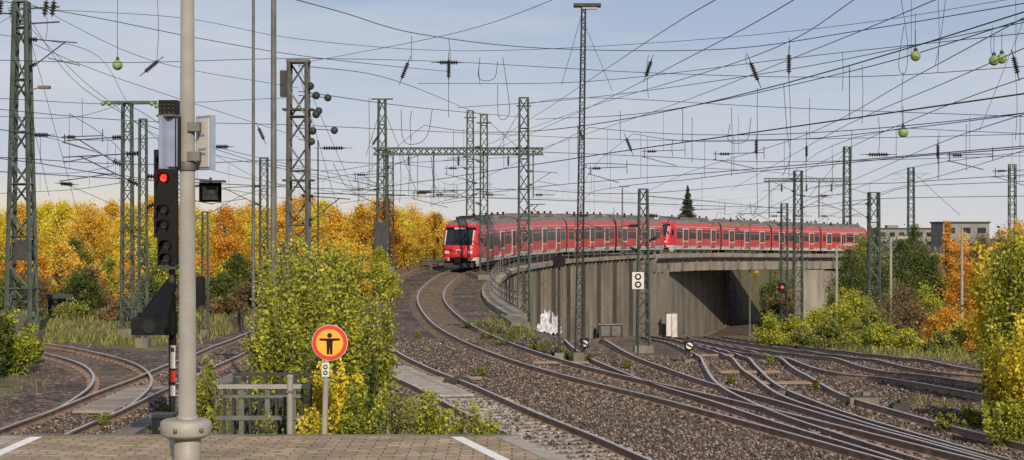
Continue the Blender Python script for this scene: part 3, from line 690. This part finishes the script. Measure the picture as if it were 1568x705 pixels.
for u in(-.5,.5): mb.rod(p+Vector((u,0,0)),p+Vector((u,0,1.1)),.07,'dkst'); mb.rod(p+Vector((u,1,0)),p+Vector((u,0,1.0)),.05,'dkst')
mb.box(p+Vector((0,-.3,1.05)),(1.5,.2,.25),'dkst'); mb.obj('buffer_stop')
t1a=np.array(T['t1'])
mb=MB()
for i in range(9):
    Y=45+i*1.05; xx=np.interp(Y,t1a[:,1],t1a[:,0]); mb.box((xx-0.05,Y,-.14),(1.1,1.0,.06),'csleeper',Matrix.Rotation(.27,3,'Z'))
mb.obj('level_crossing_panels')
mb=MB()
for i in range(16):
    Y=30+i*1.3; mb.box((-8.1+.02*math.sin(i),Y,-.12),(.5,1.24,.16),'conc',Matrix.Rotation(.03*math.sin(i*2.3),3,'Z'))
mb.obj('cable_trough')
mb=MB()
for i in range(10):
    Y=60+i*2.0; xx=MX(Y)+2.3; mb.box((xx,Y,terr(xx,Y)+.01),(.45,.45,.08),'conc')
mb.obj('cable_trough')
mb=MB()
for i in range(6): mb.box((-10,41+i*1.1,-.14),(1.0,.9,.07),'concl')
mb.obj('level_crossing_panels')
mb=MB()
for (x,y) in((1205,592),(1150,575),(1090,548),(860,560),(1310,668),(690,585)):
    p=gp(x,y)
    for j in range(3): mb.rod(p+Vector((-.9,j*.3,.08)),p+Vector((.9,j*.3+.05,.08)),.025,'railside')
mb.obj('point_rodding')
# ---------------------------------------------------------------- fence near platform end
mb=MB(); fd=31.
x0,x1=(330-CX)*fd/F,(476-CX)*fd/F
for yy in(592,607,640): 
    z=CZ+(CY-yy)*fd/F; mb.box(((x0+x1)/2,fd,z),(x1-x0,.09,.08 if yy!=607 else .05),'greyst' if yy!=592 else 'pole')
for i in range(12):
    x=x0+(x1-x0)*i/11; mb.box((x,fd+.02,CZ+(CY-630)*fd/F),(.09 if i%3==0 else .04,.07,1.0),'dkst' if i%3 else 'greyst')
mb.box(((x0+x1)/2,fd+1.4,CZ+(CY-575)*fd/F-.1),((x1-x0)*.9,.10,.06),'dkst')
for i in range(6): mb.box((x0+(x1-x0)*(i+.4)/6,fd+1.4,.6),(.06,.06,1.6),'dkst')
for i in range(8): mb.rod((x0+.2*i,fd+.6,.0),(x0+.5+.22*i,fd+1.2,1.0+.2*random.random()),.03,'dkst')
mb.obj('platform_end_fence')
mb=MB(); p=at(250,655,31); mb.box((p.x,p.y,.3),(.35,.35,1.0),'conc'); mb.box((p.x,p.y,.82),(.42,.42,.06),'concl'); mb.box((p.x-.45,p.y+.8,.1),(.3,1.6,.25),'dkst',Matrix.Rotation(.1,3,'X')); mb.obj('concrete_post')
# ---------------------------------------------------------------- overhead wires
def curve_obj(name,splines,k):
    cu=bpy.data.curves.new(name,'CURVE'); cu.dimensions='3D'; cu.bevel_depth=1.0; cu.bevel_resolution=0; cu.fill_mode='FULL'
    for P,r in splines:
        sp=cu.splines.new('POLY'); sp.points.add(len(P)-1)
        for i,p in enumerate(P): sp.points[i].co=(*p,1); sp.points[i].radius=r
    cu.materials.append(M[k]); o=bpy.data.objects.new(name,cu); sc.collection.objects.link(o); return o
def W(pts,wpx=1.0,n=8):
    P=[at(*p) for p in pts]; P=cat(P,n); dm=np.mean([p[2] for p in pts]); return (P,wpx*.45*dm/F)
spans=[]
S_=spans.append
for a,wd in [([(380,-20,50),(520,18,60),(640,52,68),(830,74,75),(1100,76,70),(1330,45,60),(1600,0,50)],1.5),
 ([(-20,-2,60),(150,28,62),(300,58,66),(450,84,72),(585,100,80),(690,110,90)],1.1),
 ([(-20,92,60),(200,96,66),(450,90,72),(690,95,75),(1000,112,72),(1300,118,66),(1600,100,60)],1.1),
 ([(60,14,68),(280,28,70),(457,60,72),(700,78,75),(1000,66,72),(1300,38,66),(1600,-10,60)],.9),
 ([(-20,150,64),(200,160,70),(440,150,72)],1.),([(-20,166,64),(200,185,70),(457,192,72),(740,205,90),(1000,215,90),(1300,212,80),(1600,205,70)],1.),
 ([(457,140,72),(640,165,90),(802,180,124)],1.),([(457,100,72),(600,122,90),(741,178,124)],1.),
 ([(-20,240,64),(220,252,70),(457,245,72),(600,250,90),(802,240,124)],1.),
 ([(-20,262,70),(300,280,80),(600,292,100),(802,290,124),(985,296,100),(1222,275,150)],1.),
 ([(480,296,72),(802,305,124),(1200,318,140),(1338,305,125),(1600,300,110)],1.),
 ([(985,300,64),(1100,310,90),(1210,322,140)],.9),([(890,258,54),(960,252,80),(1222,268,150),(1340,300,125)],.9),
 ([(802,232,124),(1000,240,124),(1200,248,130),(1600,238,130)],1.),([(802,160,124),(900,150,100),(1200,165,90),(1600,180,80)],.9),
 ([(820,183,124),(1000,172,100),(1300,110,70),(1600,20,50)],1.3),([(700,165,100),(900,150,90),(1200,108,70),(1600,28,50)],1.1),
 ([(640,128,80),(900,125,75),(1250,85,62),(1600,48,50)],1.1)]: S_(W(a,wd))
for a in([(33,10,68),(110,120,72),(205,185,78),(330,262,90),(560,302,125)],[(33,30,68),(160,150,80),(300,230,95),(580,285,125)],[(195,160,70),(330,225,85),(585,282,125)],[(219,190,68),(400,250,90),(600,300,130)],
         [(33,15,68),(-40,60,66)],[(33,60,68),(180,120,72),(457,210,90)],[(45,5,68),(230,92,70),(457,135,72)],[(-20,195,60),(90,215,70),(195,250,75)],[(-20,50,60),(140,80,66),(195,157,70)],[(195,157,70),(110,180,66),(-20,178,60)],
         [(100,282,80),(220,330,90),(314,335,78)],[(314,330,78),(404,290,100),(585,260,125)],[(404,250,100),(500,262,110),(585,250,125)]): S_(W(a,.9))
for a in([(890,25,54),(938,140,56)],[(890,25,54),(860,130,56)],[(1568,30,60),(1500,200,70)],[(1395,262,260),(1470,330,250)],[(1297,230,240),(1240,300,235)],[(585,160,125),(560,240,125)],[(585,160,125),(640,300,125)],[(741,180,124),(800,232,124)],[(802,160,124),(760,232,124)],[(457,100,72),(545,300,80)],[(457,110,72),(520,330,78)],[(33,10,68),(120,330,80)],[(12,10,64),(75,300,70)]): S_(W(a,.8,4))
curve_obj('span_wires',spans,'wire')
con=[]
for a in([(1130,-20,34),(1000,58,50),(835,168,95),(760,215,124)],[(1340,-20,34),(1150,88,50),(900,165,90),(745,222,124)],[(1600,10,34),(1400,118,50),(1230,208,75),(1060,262,110),(985,296,130)],
         [(1600,60,40),(1440,130,56),(1300,190,75),(1200,245,110),(1120,290,150)],[(1250,-20,36),(1090,70,50),(880,175,90),(720,245,150)],[(1600,108,44),(1430,170,60),(1290,232,90),(1180,292,150)],[(1600,165,50),(1450,215,70),(1338,262,100),(1230,310,150)],
         [(1480,-20,34),(1250,75,48),(1010,168,80),(802,236,124)],[(900,-20,40),(700,50,56),(457,98,72)],[(1600,220,60),(1480,258,85),(1338,298,125)]): con.append(W(a,1.0))
curve_obj('contact_wires',con,'wirel')
cat_s=[]
def overhead(key,y0,y1,zc=5.6,zm=7.2,span=42,onm=False):
    P=resample([p for p in T[key] if y0<p[1]<y1],2.0); n=len(P); per=int(span/2)
    c=[];mm=[]
    for i,(X,Y) in enumerate(P):
        z=(Zr(Y) if onm else terr(X,Y)+.2); t=(i%per)/per; sag=4*t*(1-t)
        c.append((X,Y,z+zc)); mm.append((X,Y,z+zm-1.05*sag))
        if i%3==1: cat_s.append(([c[-1],mm[-1]],.005))
    cat_s.append((c,.009)); cat_s.append((mm,.008))
overhead('main',9,240,onm=True); overhead('t1',7,228,onm=True); overhead('left',9,94); overhead('t3',27,180); overhead('t5',20,200); overhead('t6',20,200); overhead('leftb',38,72)
curve_obj('catenary_line',cat_s,'wire')
dr=[]
for x,y1,y2,d in [(180,0,100,66),(240,-10,95,66),(630,55,95,75),(687,60,120,75),(687,120,180,80),(735,88,130,80),(565,150,290,120),(993,85,110,70),(993,108,150,70),(1144,80,100,66),(1208,58,82,66),(1208,118,270,80),(1160,135,210,75),(1160,210,320,90),(1060,180,250,100),(1235,200,290,110),(1120,165,270,90),(1402,20,86,56),(1383,110,203,62),(1436,-10,112,56),(1395,-10,85,50),(1520,40,92,56),(1345,180,237,80),(1436,210,275,90),(1480,190,262,80),(1555,-10,85,50),(1555,110,215,60),(1240,150,212,80),(950,170,215,90),(1030,215,240,100),(890,200,300,90),(1290,80,140,60),(1320,100,190,66),(70,20,60,66),(630,170,215,90),(640,235,305,120),(612,235,310,120),(625,235,300,120)]:
    dr.append(W([(x,y1,d),(x+random.uniform(-3,3),(y1+y2)/2,d),(x,y2,d)],.9,3))
for a in([(735,88,80),(733,118,80),(745,124,80),(758,118,80),(762,95,80)],[(1118,190,90),(1115,214,90),(1130,220,90),(1145,212,90),(1150,180,90)],[(1380,0,50),(1390,70,50),(1386,112,50),(1376,100,50),(1384,40,50)],[(1448,0,50),(1440,60,50),(1432,100,50)],[(614,168,100),(618,215,100),(640,220,100),(655,205,100),(662,168,100)],[(1160,318,100),(1152,330,100),(1148,310,100)],[(660,240,120),(668,290,120),(700,300,120),(730,280,120)],[(1200,130,80),(1205,200,80),(1210,240,80),(1198,270,80)],[(510,250,100),(530,285,100),(560,290,100)],[(770,88,90),(780,170,90),(764,180,90),(762,130,90)]): dr.append(W(a,1.0))
curve_obj('feeder_cables',dr,'wire')
def insobj(x,y,dx,dy,d,r=.1,n=8):
    mb=MB(); a=at(x-dx/2,y-dy/2,d); b_=at(x+dx/2,y+dy/2,d); insulator(mb,a,b_,r,n); mb.rod(a+(a-b_)*.25,a,.02,'dkst'); mb.rod(b_,b_+(b_-a)*.25,.02,'dkst'); mb.obj('insulator')
for q in [(232,102,24,-20,66),(620,108,12,-30,75),(687,96,36,0,75),(687,106,0,34,75),(993,105,10,-28,70),(1155,110,14,34,66),(1208,98,0,36,66),(340,225,24,0,75),(510,227,40,0,85),(1345,237,38,0,85),(1436,232,0,26,90),(1555,100,8,32,56),(62,207,30,0,70),(102,282,24,2,80),(400,205,10,22,80),(963,222,10,24,90),(1235,232,0,20,100),(1158,225,0,26,85),(650,294,24,0,110),(890,207,8,20,90),(575,215,10,-16,110)]: insobj(*q)
for x,y,d in [(180,100,66),(1402,86,56),(1383,203,62),(1522,93,56),(1534,90,56)]:
    mb=MB(); p=at(x,y,d); mb.ball(p,8*d/F,'ball',14); mb.lathe(p+Vector((0,0,7.5*d/F)),p+Vector((0,0,13*d/F)),[(0,.07),(.5,.07),(1,.02)],'dkst',8); mb.lathe(p-Vector((0,.19,0)),p-Vector((0,.14,0)),[(0,.04),(1,.08)],'ball',8); mb.rod(p,at(x,y-40,d),.012,'wire'); mb.obj('insulator_ball')
def regarm(x,y,w,d,sg=1):
    mb=MB(); a=at(x,y,d); b_=at(x+w,y-2,d); mb.rod(a,b_,.03,'dkst'); mb.rod(at(x+w,y-12,d),at(x+w,y+8,d),.025,'dkst'); mb.rod(at(x,y+8,d),at(x+w*.8,y+22,d),.028,'dkst'); mb.rod(at(x+4,y-4,d),at(x+4,y+10,d),.03,'dkst'); insulator(mb,at(x+w*.1,y,d),at(x+w*.35,y,d),.09,4)
    mb.rod(at(x+w*.5,y-60,d),at(x+w*.5,y,d),.012,'wire'); mb.obj('registration_arm')
for q in [(1092,236,78,95),(1450,238,70,80),(983,232,66,100),(95,210,62,75),(1520,262,60,110),(900,258,60,90),(1040,322,70,120),(880,330,60,110),(630,296,70,110),(540,268,60,110),(1250,300,50,130),(680,258,60,120)]: regarm(*q)
# ---------------------------------------------------------------- foliage
def leaves(name,C,size,k,lc,parent=None,asp=.6,up=0.):
    n=len(C); a=rng.normal(size=(n,3)); a[:,2]+=up; a/=np.linalg.norm(a,axis=1)[:,None]
    b_=rng.normal(size=(n,3)); b_-= (a*b_).sum(1)[:,None]*a; b_/=np.linalg.norm(b_,axis=1)[:,None]
    sz=(size*rng.uniform(.55,1.3,n))[:,None]
    V=np.stack([C-a*sz,C-b_*sz*asp,C+a*sz,C+b_*sz*asp],1)
    o=raw_mesh(name,V,None,4,[(0,1,2,3)],lc,LM[k])
    if parent: o.parent=parent
    return o
def tree(x,y,z,h,w,k,name='autumn_tree',n=2600,leaf=.17,crown0=.15,clumps=38,airy=1.):
    mb=MB(); base=Vector((x,y,z-.2)); top=Vector((x+random.uniform(-.3,.3),y,z+h*.92))
    mb.rod(base,top,h*.018+.03,'bark',6,.02)
    cc=[]
    for i in range(clumps):
        t=crown0+(1-crown0)*random.random()**.9; env=math.sin(math.pi*min(1,(t-crown0)/(1-crown0)*.82+.18))**.7
        r=w/2*env*math.sqrt(random.random())*random.uniform(.7,1.15); an=random.random()*6.283
        p=Vector((x+r*math.cos(an),y+r*math.sin(an),z+h*t)); cc.append((p,random.random()))
        if i%2==0:
            st=base.lerp(top,max(.1,t*.75)); mb.rod(st,p,.05*h/8,'bark',4,.012)
    C=[];lc=[]; per=n//clumps; 
    for p,b_ in cc:
        r=w*random.uniform(.05,.14)*airy
        g_=rng.normal(size=(per,3))*np.array([r,r,r*1.0])*.75+np.array(p); C.append(g_)
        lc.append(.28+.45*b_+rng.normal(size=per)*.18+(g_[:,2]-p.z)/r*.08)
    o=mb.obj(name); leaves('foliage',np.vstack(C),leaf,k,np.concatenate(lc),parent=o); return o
def tree_px(x,yt,d,wpx,k,**kw):
    X=(x-CX)*d/F; z=terr(X,d); zt=CZ+(CY-yt)*d/F; return tree(X,d,z,zt-z,wpx*d/F,k,**kw)
xx=-10
while xx<700:
    d=random.uniform(118,170); tp=random.uniform(303,338)
    if xx>600: tp=random.uniform(322,345); d=random.uniform(150,190)
    k=random.choice(['gold','gold','gold','orange','gold','yel','yel','gold'])
    tree_px(xx,tp,d,random.uniform(50,85),k,n=7500,clumps=85,leaf=.09)
    xx+=random.uniform(15,26)
for i in range(30):
    x=random.uniform(0,600); tree_px(x,random.uniform(368,420),random.uniform(98,115),random.uniform(45,85),random.choice(['gold','yg','green','yel','yg','orange','yg']),n=4200,crown0=.02,clumps=50,leaf=.075)
for x,yt,d,w,k in [(135,415,95,90,'rust'),(120,425,92,70,'green'),(340,425,95,80,'green'),(380,440,92,60,'rust'),(250,440,95,70,'yg'),(170,400,110,60,'yg'),(20,430,95,70,'green'),(620,360,140,60,'gold'),(590,365,150,50,'yel'),(665,350,170,70,'gold'),(230,430,92,60,'green'),(60,430,96,60,'rust'),(430,430,90,70,'green'),(540,380,100,60,'gold'),(290,445,90,70,'rust'),(350,460,86,60,'rust'),(110,470,84,60,'grass'),(180,475,82,60,'rust'),(270,478,80,60,'grass')]: tree_px(x,yt,d,w,k,name='bush',n=4600,crown0=.0,leaf=.07,clumps=50)
for x,yt,d,w,k in [(1300,385,150,70,'green'),(1340,352,165,90,'green'),(1380,372,150,80,'green'),(1410,380,150,70,'green'),(1455,372,165,60,'orange'),(1470,380,150,70,'orange'),(1500,375,140,70,'rust'),(1535,352,150,70,'orange'),(1560,342,160,60,'gold'),(1430,395,130,60,'green'),(1480,400,125,80,'orange'),(1350,410,140,70,'green'),(1290,440,150,60,'yg'),(1320,365,170,60,'yg'),(1400,350,190,60,'green'),(1560,400,110,80,'yg'),(1452,340,150,26,'orange'),(1500,358,190,60,'rust'),(1475,360,185,40,'gold')]: tree_px(x,yt,d,w,k,n=7500,clumps=80,leaf=.09,crown0=.05)
for x,yt,d,w,k in [(1180,486,105,50,'yg'),(1215,492,100,60,'yg'),(1250,480,105,60,'yg'),(1290,470,100,80,'yg'),(1340,480,95,70,'grass'),(1400,470,90,80,'rust'),(1380,445,110,90,'rust'),(1450,480,85,80,'orange'),(1480,500,78,70,'yg'),(1420,440,115,70,'yg'),(1310,450,120,70,'yg'),(1510,470,75,70,'orange'),(1345,500,88,60,'yg'),(1550,470,66,70,'yg'),(1270,495,92,50,'grass'),(1230,505,90,40,'grass'),(1440,515,76,60,'grass'),(1390,512,80,50,'yg')]: tree_px(x,yt,d,w,k,name='bush',n=5200,clumps=60,leaf=.065,crown0=0.)
for i in range(14): tree_px(1080+i*18,random.uniform(420,440),random.uniform(245,290),60,random.choice(['green','rust','yg','orange']),n=1500,clumps=26,leaf=.2,crown0=0)
X=(1053-CX)*230/F; mb=MB(); z=terr(X,230); mb.rod((X,230,z),(X,230,CZ+(CY-284)*230/F),.25,'bark',6,.03); o=mb.obj('spruce_tree')
C=[];H0=CZ+(CY-284)*230/F
for i in range(4200):
    t=random.random()**.7; r=t*2.5*(.45+.55*abs(math.sin(t*26)))*random.random()**.5*random.uniform(.7,1.15); an=random.random()*6.28; C.append((X+r*math.cos(an),230+r*math.sin(an),H0-t*7-r*.25))
leaves('foliage',np.array(C),.14,'dark',rng.uniform(0,1,4200),parent=o)
C=[];lc=[]
for i in range(170):
    x=random.uniform(-200,1800); d=random.uniform(330,520); X=(x-CX)*d/F; z=terr(X,min(d,400))
    hh=random.uniform(8,10) if 690<x<1260 else random.uniform(8,11)
    if X<B(400): hh-=5
    C.append(rng.normal(size=(420,3))*np.array([4,3,hh*.2])+np.array([X,d,z+hh*.5])); lc.append(rng.uniform(0,1,420)*.6+random.random()*.4)
leaves('distant_trees',np.vstack(C),.45,'far',np.concatenate(lc))
def shrub(x,y,z,h,w,k,n=5000,leaf=.05,stems=26,name='bush',lean=0.,bright=.5):
    mb=MB(); C=[];lc=[]
    for i in range(stems):
        an=random.random()*6.28; r=w/2*math.sqrt(random.random()); L_=h*random.uniform(.4,1.05)
        p0=np.array([x+r*.35*math.cos(an),y+r*.35*math.sin(an)*.7,z]); e=np.array([x+r*math.cos(an)+lean*L_,y+r*math.sin(an)*.7,z+L_])
        mid=(p0+e)/2+np.array([random.uniform(-.15,.15)*w,0,h*.08]); pts=cat([p0,mid,e],5)
        for a_,b_ in zip(pts[:-1],pts[1:]): mb.rod(a_,b_,.010 if h<2 else .014,'bark',3,.007,caps=False)
        m_=n//stems; t=rng.uniform(.12,1.03,m_); idx=t*(len(pts)-1); 
        ctr=np.stack([np.interp(idx,np.arange(len(pts)),pts[:,q]) for q in range(3)],1)
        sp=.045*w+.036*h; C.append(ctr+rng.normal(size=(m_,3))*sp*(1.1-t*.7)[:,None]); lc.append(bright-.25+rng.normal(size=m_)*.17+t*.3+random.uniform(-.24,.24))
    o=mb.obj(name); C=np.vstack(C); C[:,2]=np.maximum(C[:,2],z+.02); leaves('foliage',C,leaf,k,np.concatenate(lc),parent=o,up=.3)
def shrub_px(x,yt,d,wpx,k,**kw):
    X=(x-CX)*d/F; z=terr(X,d); shrub(X,d,z,CZ+(CY-yt)*d/F-z,wpx*d/F,k,**kw)
shrub_px(450,382,37,125,'yg',n=14000,leaf=.045,stems=56)
shrub_px(515,385,40,130,'yg',n=14000,leaf=.045,stems=54)
shrub_px(425,440,34,100,'yg',n=9000,leaf=.042,stems=36)
shrub_px(565,455,38,80,'yg',n=7500,leaf=.042,stems=30)
shrub_px(505,560,31.5,90,'yel',n=4500,leaf=.042,stems=26)
shrub_px(560,590,31,70,'yg',n=4500,leaf=.04,stems=24)
shrub_px(540,560,34,80,'green',n=5000,leaf=.045,stems=24)
shrub_px(480,530,36,110,'green',n=6000,leaf=.045,stems=30)
shrub_px(315,555,31,50,'yg',n=3000,leaf=.04,stems=18)
shrub_px(650,606,31,90,'yg',n=5000,leaf=.036,stems=34)
shrub_px(720,625,30,90,'yg',n=4500,leaf=.034,stems=34)
shrub_px(770,650,29.5,60,'grass',n=2000,leaf=.03,stems=20)
shrub_px(610,612,30,70,'grass',n=3500,leaf=.036,stems=26)
shrub_px(400,635,29.5,60,'grass',n=1600,leaf=.036,stems=16)
shrub_px(470,628,29.6,60,'yel',n=1800,leaf=.04,stems=16)
shrub_px(15,480,52,90,'yg',n=7000,leaf=.055,stems=34,bright=.35); shrub_px(-20,460,50,80,'green',n=6000,leaf=.06,stems=30); shrub_px(40,520,56,50,'yg',n=3000,leaf=.05,stems=20)
shrub_px(1565,370,44,150,'yel',n=17000,leaf=.058,stems=70,bright=.5); shrub_px(1590,360,42,140,'yg',n=10000,leaf=.06,stems=44)
shrub_px(1550,530,38,100,'yg',n=8000,leaf=.045,stems=46,bright=.55); shrub_px(1555,500,37.5,100,'yel',n=6000,leaf=.045,stems=40); shrub_px(1590,470,36,120,'yel',n=9000,leaf=.05,stems=40); shrub_px(1545,610,34.5,80,'yg',n=5500,leaf=.038,stems=30)
shrub_px(1455,632,37,50,'grass',n=1300,leaf=.034,stems=16); shrub_px(1490,620,38,40,'yg',n=1000,leaf=.034,stems=14)
for x,y,w in [(735,578,26),(900,556,22),(760,510,60),(800,522,70),(720,503,40),(745,520,50),(775,530,50),(830,535,50),(850,545,40),(160,655,34),(250,640,30),(1120,590,14),(820,540,30),(960,566,12),(790,512,50),(740,500,40),(870,552,30),(1060,545,20),(640,520,12),(1250,600,14),(1180,560,14)]:
    p=gp(x,y); shrub(p.x,p.y,p.z,.32,w*p.y/F,'grass',n=700,leaf=.032,stems=16,name='weeds')
def grassfield(name,region,n,k,h,wd=.02,dmin=2.0,thr=-.3):
    ga=11; gxs=np.linspace(region[0],region[1],ga); gys=np.linspace(region[2],region[3],ga)
    G=np.array([[list(gp(x,y)[:2]) for x in gxs] for y in gys])
    u=rng.uniform(0,ga-1.001,n); v_=rng.uniform(0,ga-1.001,n); iu=u.astype(int); iv=v_.astype(int); fu=(u-iu)[:,None]; fv=(v_-iv)[:,None]
    P=(G[iv,iu]*(1-fu)+G[iv,iu+1]*fu)*(1-fv)+(G[iv+1,iu]*(1-fu)+G[iv+1,iu+1]*fu)*fv
    P+=rng.normal(size=P.shape)*np.array([.1,.4])
    ok=(dtrack(P)>dmin)&~((P[:,1]<29)&(P[:,0]<2)); P=P[ok]
    clump=np.sin(P[:,0]*1.7+np.sin(P[:,1]*.9)*2)+np.sin(P[:,1]*.8+P[:,0]*.5); P=P[clump+rng.normal(size=len(P))*.6>thr]
    C=np.c_[P,[terr(x,y) for x,y in P]]
    m_=len(C); hh=h*rng.uniform(.4,1.3,m_); dx=rng.normal(size=(m_,2))*.35*hh[:,None]; an=rng.uniform(0,3.14,m_); wv=np.c_[np.cos(an),np.sin(an)]*(wd*C[:,1]/45)[:,None]
    V=np.zeros((m_,3,3)); V[:,0,:2]=C[:,:2]-wv; V[:,1,:2]=C[:,:2]+wv; V[:,0,2]=V[:,1,2]=C[:,2]-.03; V[:,2,:2]=C[:,:2]+dx; V[:,2,2]=C[:,2]+hh
    raw_mesh(name,V,None,3,[(0,1,2)],rng.uniform(0,1,m_),LM[k])
grassfield('dry_grass',(40,420,478,520),11000,'dry',.30,.02,thr=0)
grassfield('grass',(40,420,478,530),7000,'grass',.30,.02,thr=0)
grassfield('grass',(1180,1560,515,560),4000,'dry',.3,.02)
grassfield('grass',(1180,1568,515,570),6000,'grass',.35,.02)
grassfield('grass',(690,870,490,545),5000,'grass',.25,.015)
grassfield('grass',(1380,1568,590,700),2500,'grass',.2,.015)
grassfield('grass',(230,640,560,668),6000,'grass',.3,.012)
grassfield('grass',(0,260,560,668),2500,'dry',.15,.012)
grassfield('weeds',(880,1500,535,640),1800,'grass',.12,.012,dmin=1.2,thr=1.0)
# ---------------------------------------------------------------- distant buildings
M['bldg']=mat('building_render',(.20,.19,.18),.8,0,.15,.3)
def building(x0,x1,yt,d,k,name,fl=3,roofbox=True):
    mb=MB(); a=at(x0,yt,d); b_=at(x1,yt,d); w=b_.x-a.x; zb=-9; mb.box(((a.x+b_.x)/2,d+6,(a.z+zb)/2),(w,12,a.z-zb),k); mb.box(((a.x+b_.x)/2,d+6,a.z+.2),(w+.6,12.6,.4),'dkst')
    n=max(3,int(w/3))
    for f in range(fl):
        for i in range(n): mb.box((a.x+w*(i+.5)/n,d-.02,a.z-1.8-3.0*f),(w/n*.55,.08,1.4),'glass')
    if roofbox: mb.box(((a.x+b_.x)/2-w*.2,d+5,a.z+.8),(w*.2,4,1.0),k)
    return mb.obj(name)
building(1444,1515,342,420,'bldg','office_building',roofbox=False); building(-30,50,347,420,'bldg','office_building'); building(1345,1430,351,560,'bldg','warehouse'); building(560,640,352,560,'bldg','warehouse')
# ---------------------------------------------------------------- camera, light, sky
cam=bpy.data.cameras.new('camera'); co=bpy.data.objects.new('camera',cam); sc.collection.objects.link(co); co.location=(0,0,CZ); co.rotation_euler=(math.radians(90),0,0)
cam.sensor_width=36; cam.lens=F/1568*36; cam.clip_end=6000; sc.camera=co
sv=Vector((.22,-.975,.0)).normalized(); el=math.radians(27); sundir=Vector((sv.x*math.cos(el),sv.y*math.cos(el),math.sin(el)))
sl=bpy.data.lights.new('sun','SUN'); sl.energy=4.6; sl.angle=math.radians(.5); sl.color=(1,.87,.70); so=bpy.data.objects.new('sun',sl); sc.collection.objects.link(so); so.rotation_euler=(-sundir).to_track_quat('-Z','Y').to_euler()
w=bpy.data.worlds.new('World'); sc.world=w; w.use_nodes=True; N=w.node_tree.nodes; L=w.node_tree.links; bg=N['Background']; bg.inputs['Strength'].default_value=.1
sky=N.new('ShaderNodeTexSky'); sky.sky_type='NISHITA'; sky.sun_disc=False; sky.sun_elevation=el; sky.sun_rotation=math.atan2(sv.x,sv.y); sky.dust_density=2
tc=N.new('ShaderNodeTexCoord'); sp=N.new('ShaderNodeSeparateXYZ'); L.new(tc.outputs['Generated'],sp.inputs[0])
rg=N.new('ShaderNodeValToRGB'); cr=rg.color_ramp; cr.elements[0].position=0; cr.elements[0].color=(.80,.78,.77,1); cr.elements[1].position=.5; cr.elements[1].color=(.22,.30,.48,1)
e=cr.elements.new(.035); e.color=(.62,.67,.77,1); e=cr.elements.new(.09); e.color=(.48,.56,.72,1); e=cr.elements.new(.14); e.color=(.39,.48,.66,1); L.new(sp.outputs['Z'],rg.inputs['Fac'])
mp=N.new('ShaderNodeMapping'); mp.inputs['Scale'].default_value=(2.2,2.2,15); mp.inputs['Rotation'].default_value=(0,math.radians(4),0); L.new(tc.outputs['Generated'],mp.inputs[0])
no=N.new('ShaderNodeTexNoise'); no.inputs['Scale'].default_value=1.6; no.inputs['Detail'].default_value=5; no.inputs['Roughness'].default_value=.5; L.new(mp.outputs[0],no.inputs['Vector'])
r5=N.new('ShaderNodeValToRGB'); r5.color_ramp.elements[0].position=.40; r5.color_ramp.elements[1].position=.68; r5.color_ramp.elements[0].color=(0,0,0,1); r5.color_ramp.elements[1].color=(.85,.85,.85,1); L.new(no.outputs['Fac'],r5.inputs['Fac'])
mxa=N.new('ShaderNodeMix'); mxa.data_type='RGBA'; L.new(r5.outputs['Color'],mxa.inputs[0]); L.new(rg.outputs['Color'],mxa.inputs[6]); mxa.inputs[7].default_value=(.68,.70,.75,1)
rz=N.new('ShaderNodeMapRange'); rz.inputs['From Min'].default_value=.0; rz.inputs['From Max'].default_value=.035; rz.inputs['To Min'].default_value=1; rz.inputs['To Max'].default_value=0; L.new(sp.outputs['Z'],rz.inputs['Value'])
rx=N.new('ShaderNodeMapRange'); rx.inputs['From Min'].default_value=.0; rx.inputs['From Max'].default_value=-.25; L.new(sp.outputs['X'],rx.inputs['Value'])
mm_=N.new('ShaderNodeMath'); mm_.operation='MULTIPLY'; L.new(rz.outputs[0],mm_.inputs[0]); L.new(rx.outputs[0],mm_.inputs[1])
mxw=N.new('ShaderNodeMix'); mxw.data_type='RGBA'; L.new(mm_.outputs[0],mxw.inputs[0]); L.new(mxa.outputs[2],mxw.inputs[6]); mxw.inputs[7].default_value=(1.0,.84,.62,1)
sca=N.new('ShaderNodeVectorMath'); sca.operation='SCALE'; sca.inputs['Scale'].default_value=9.5; L.new(mxw.outputs[2],sca.inputs[0])
mxs=N.new('ShaderNodeMix'); mxs.data_type='RGBA'; mxs.inputs[0].default_value=.9; L.new(sky.outputs[0],mxs.inputs[6]); L.new(sca.outputs[0],mxs.inputs[7])
L.new(mxs.outputs[2],bg.inputs['Color'])
sc.view_settings.view_transform='Standard'; sc.view_settings.look='None'; sc.view_settings.exposure=0
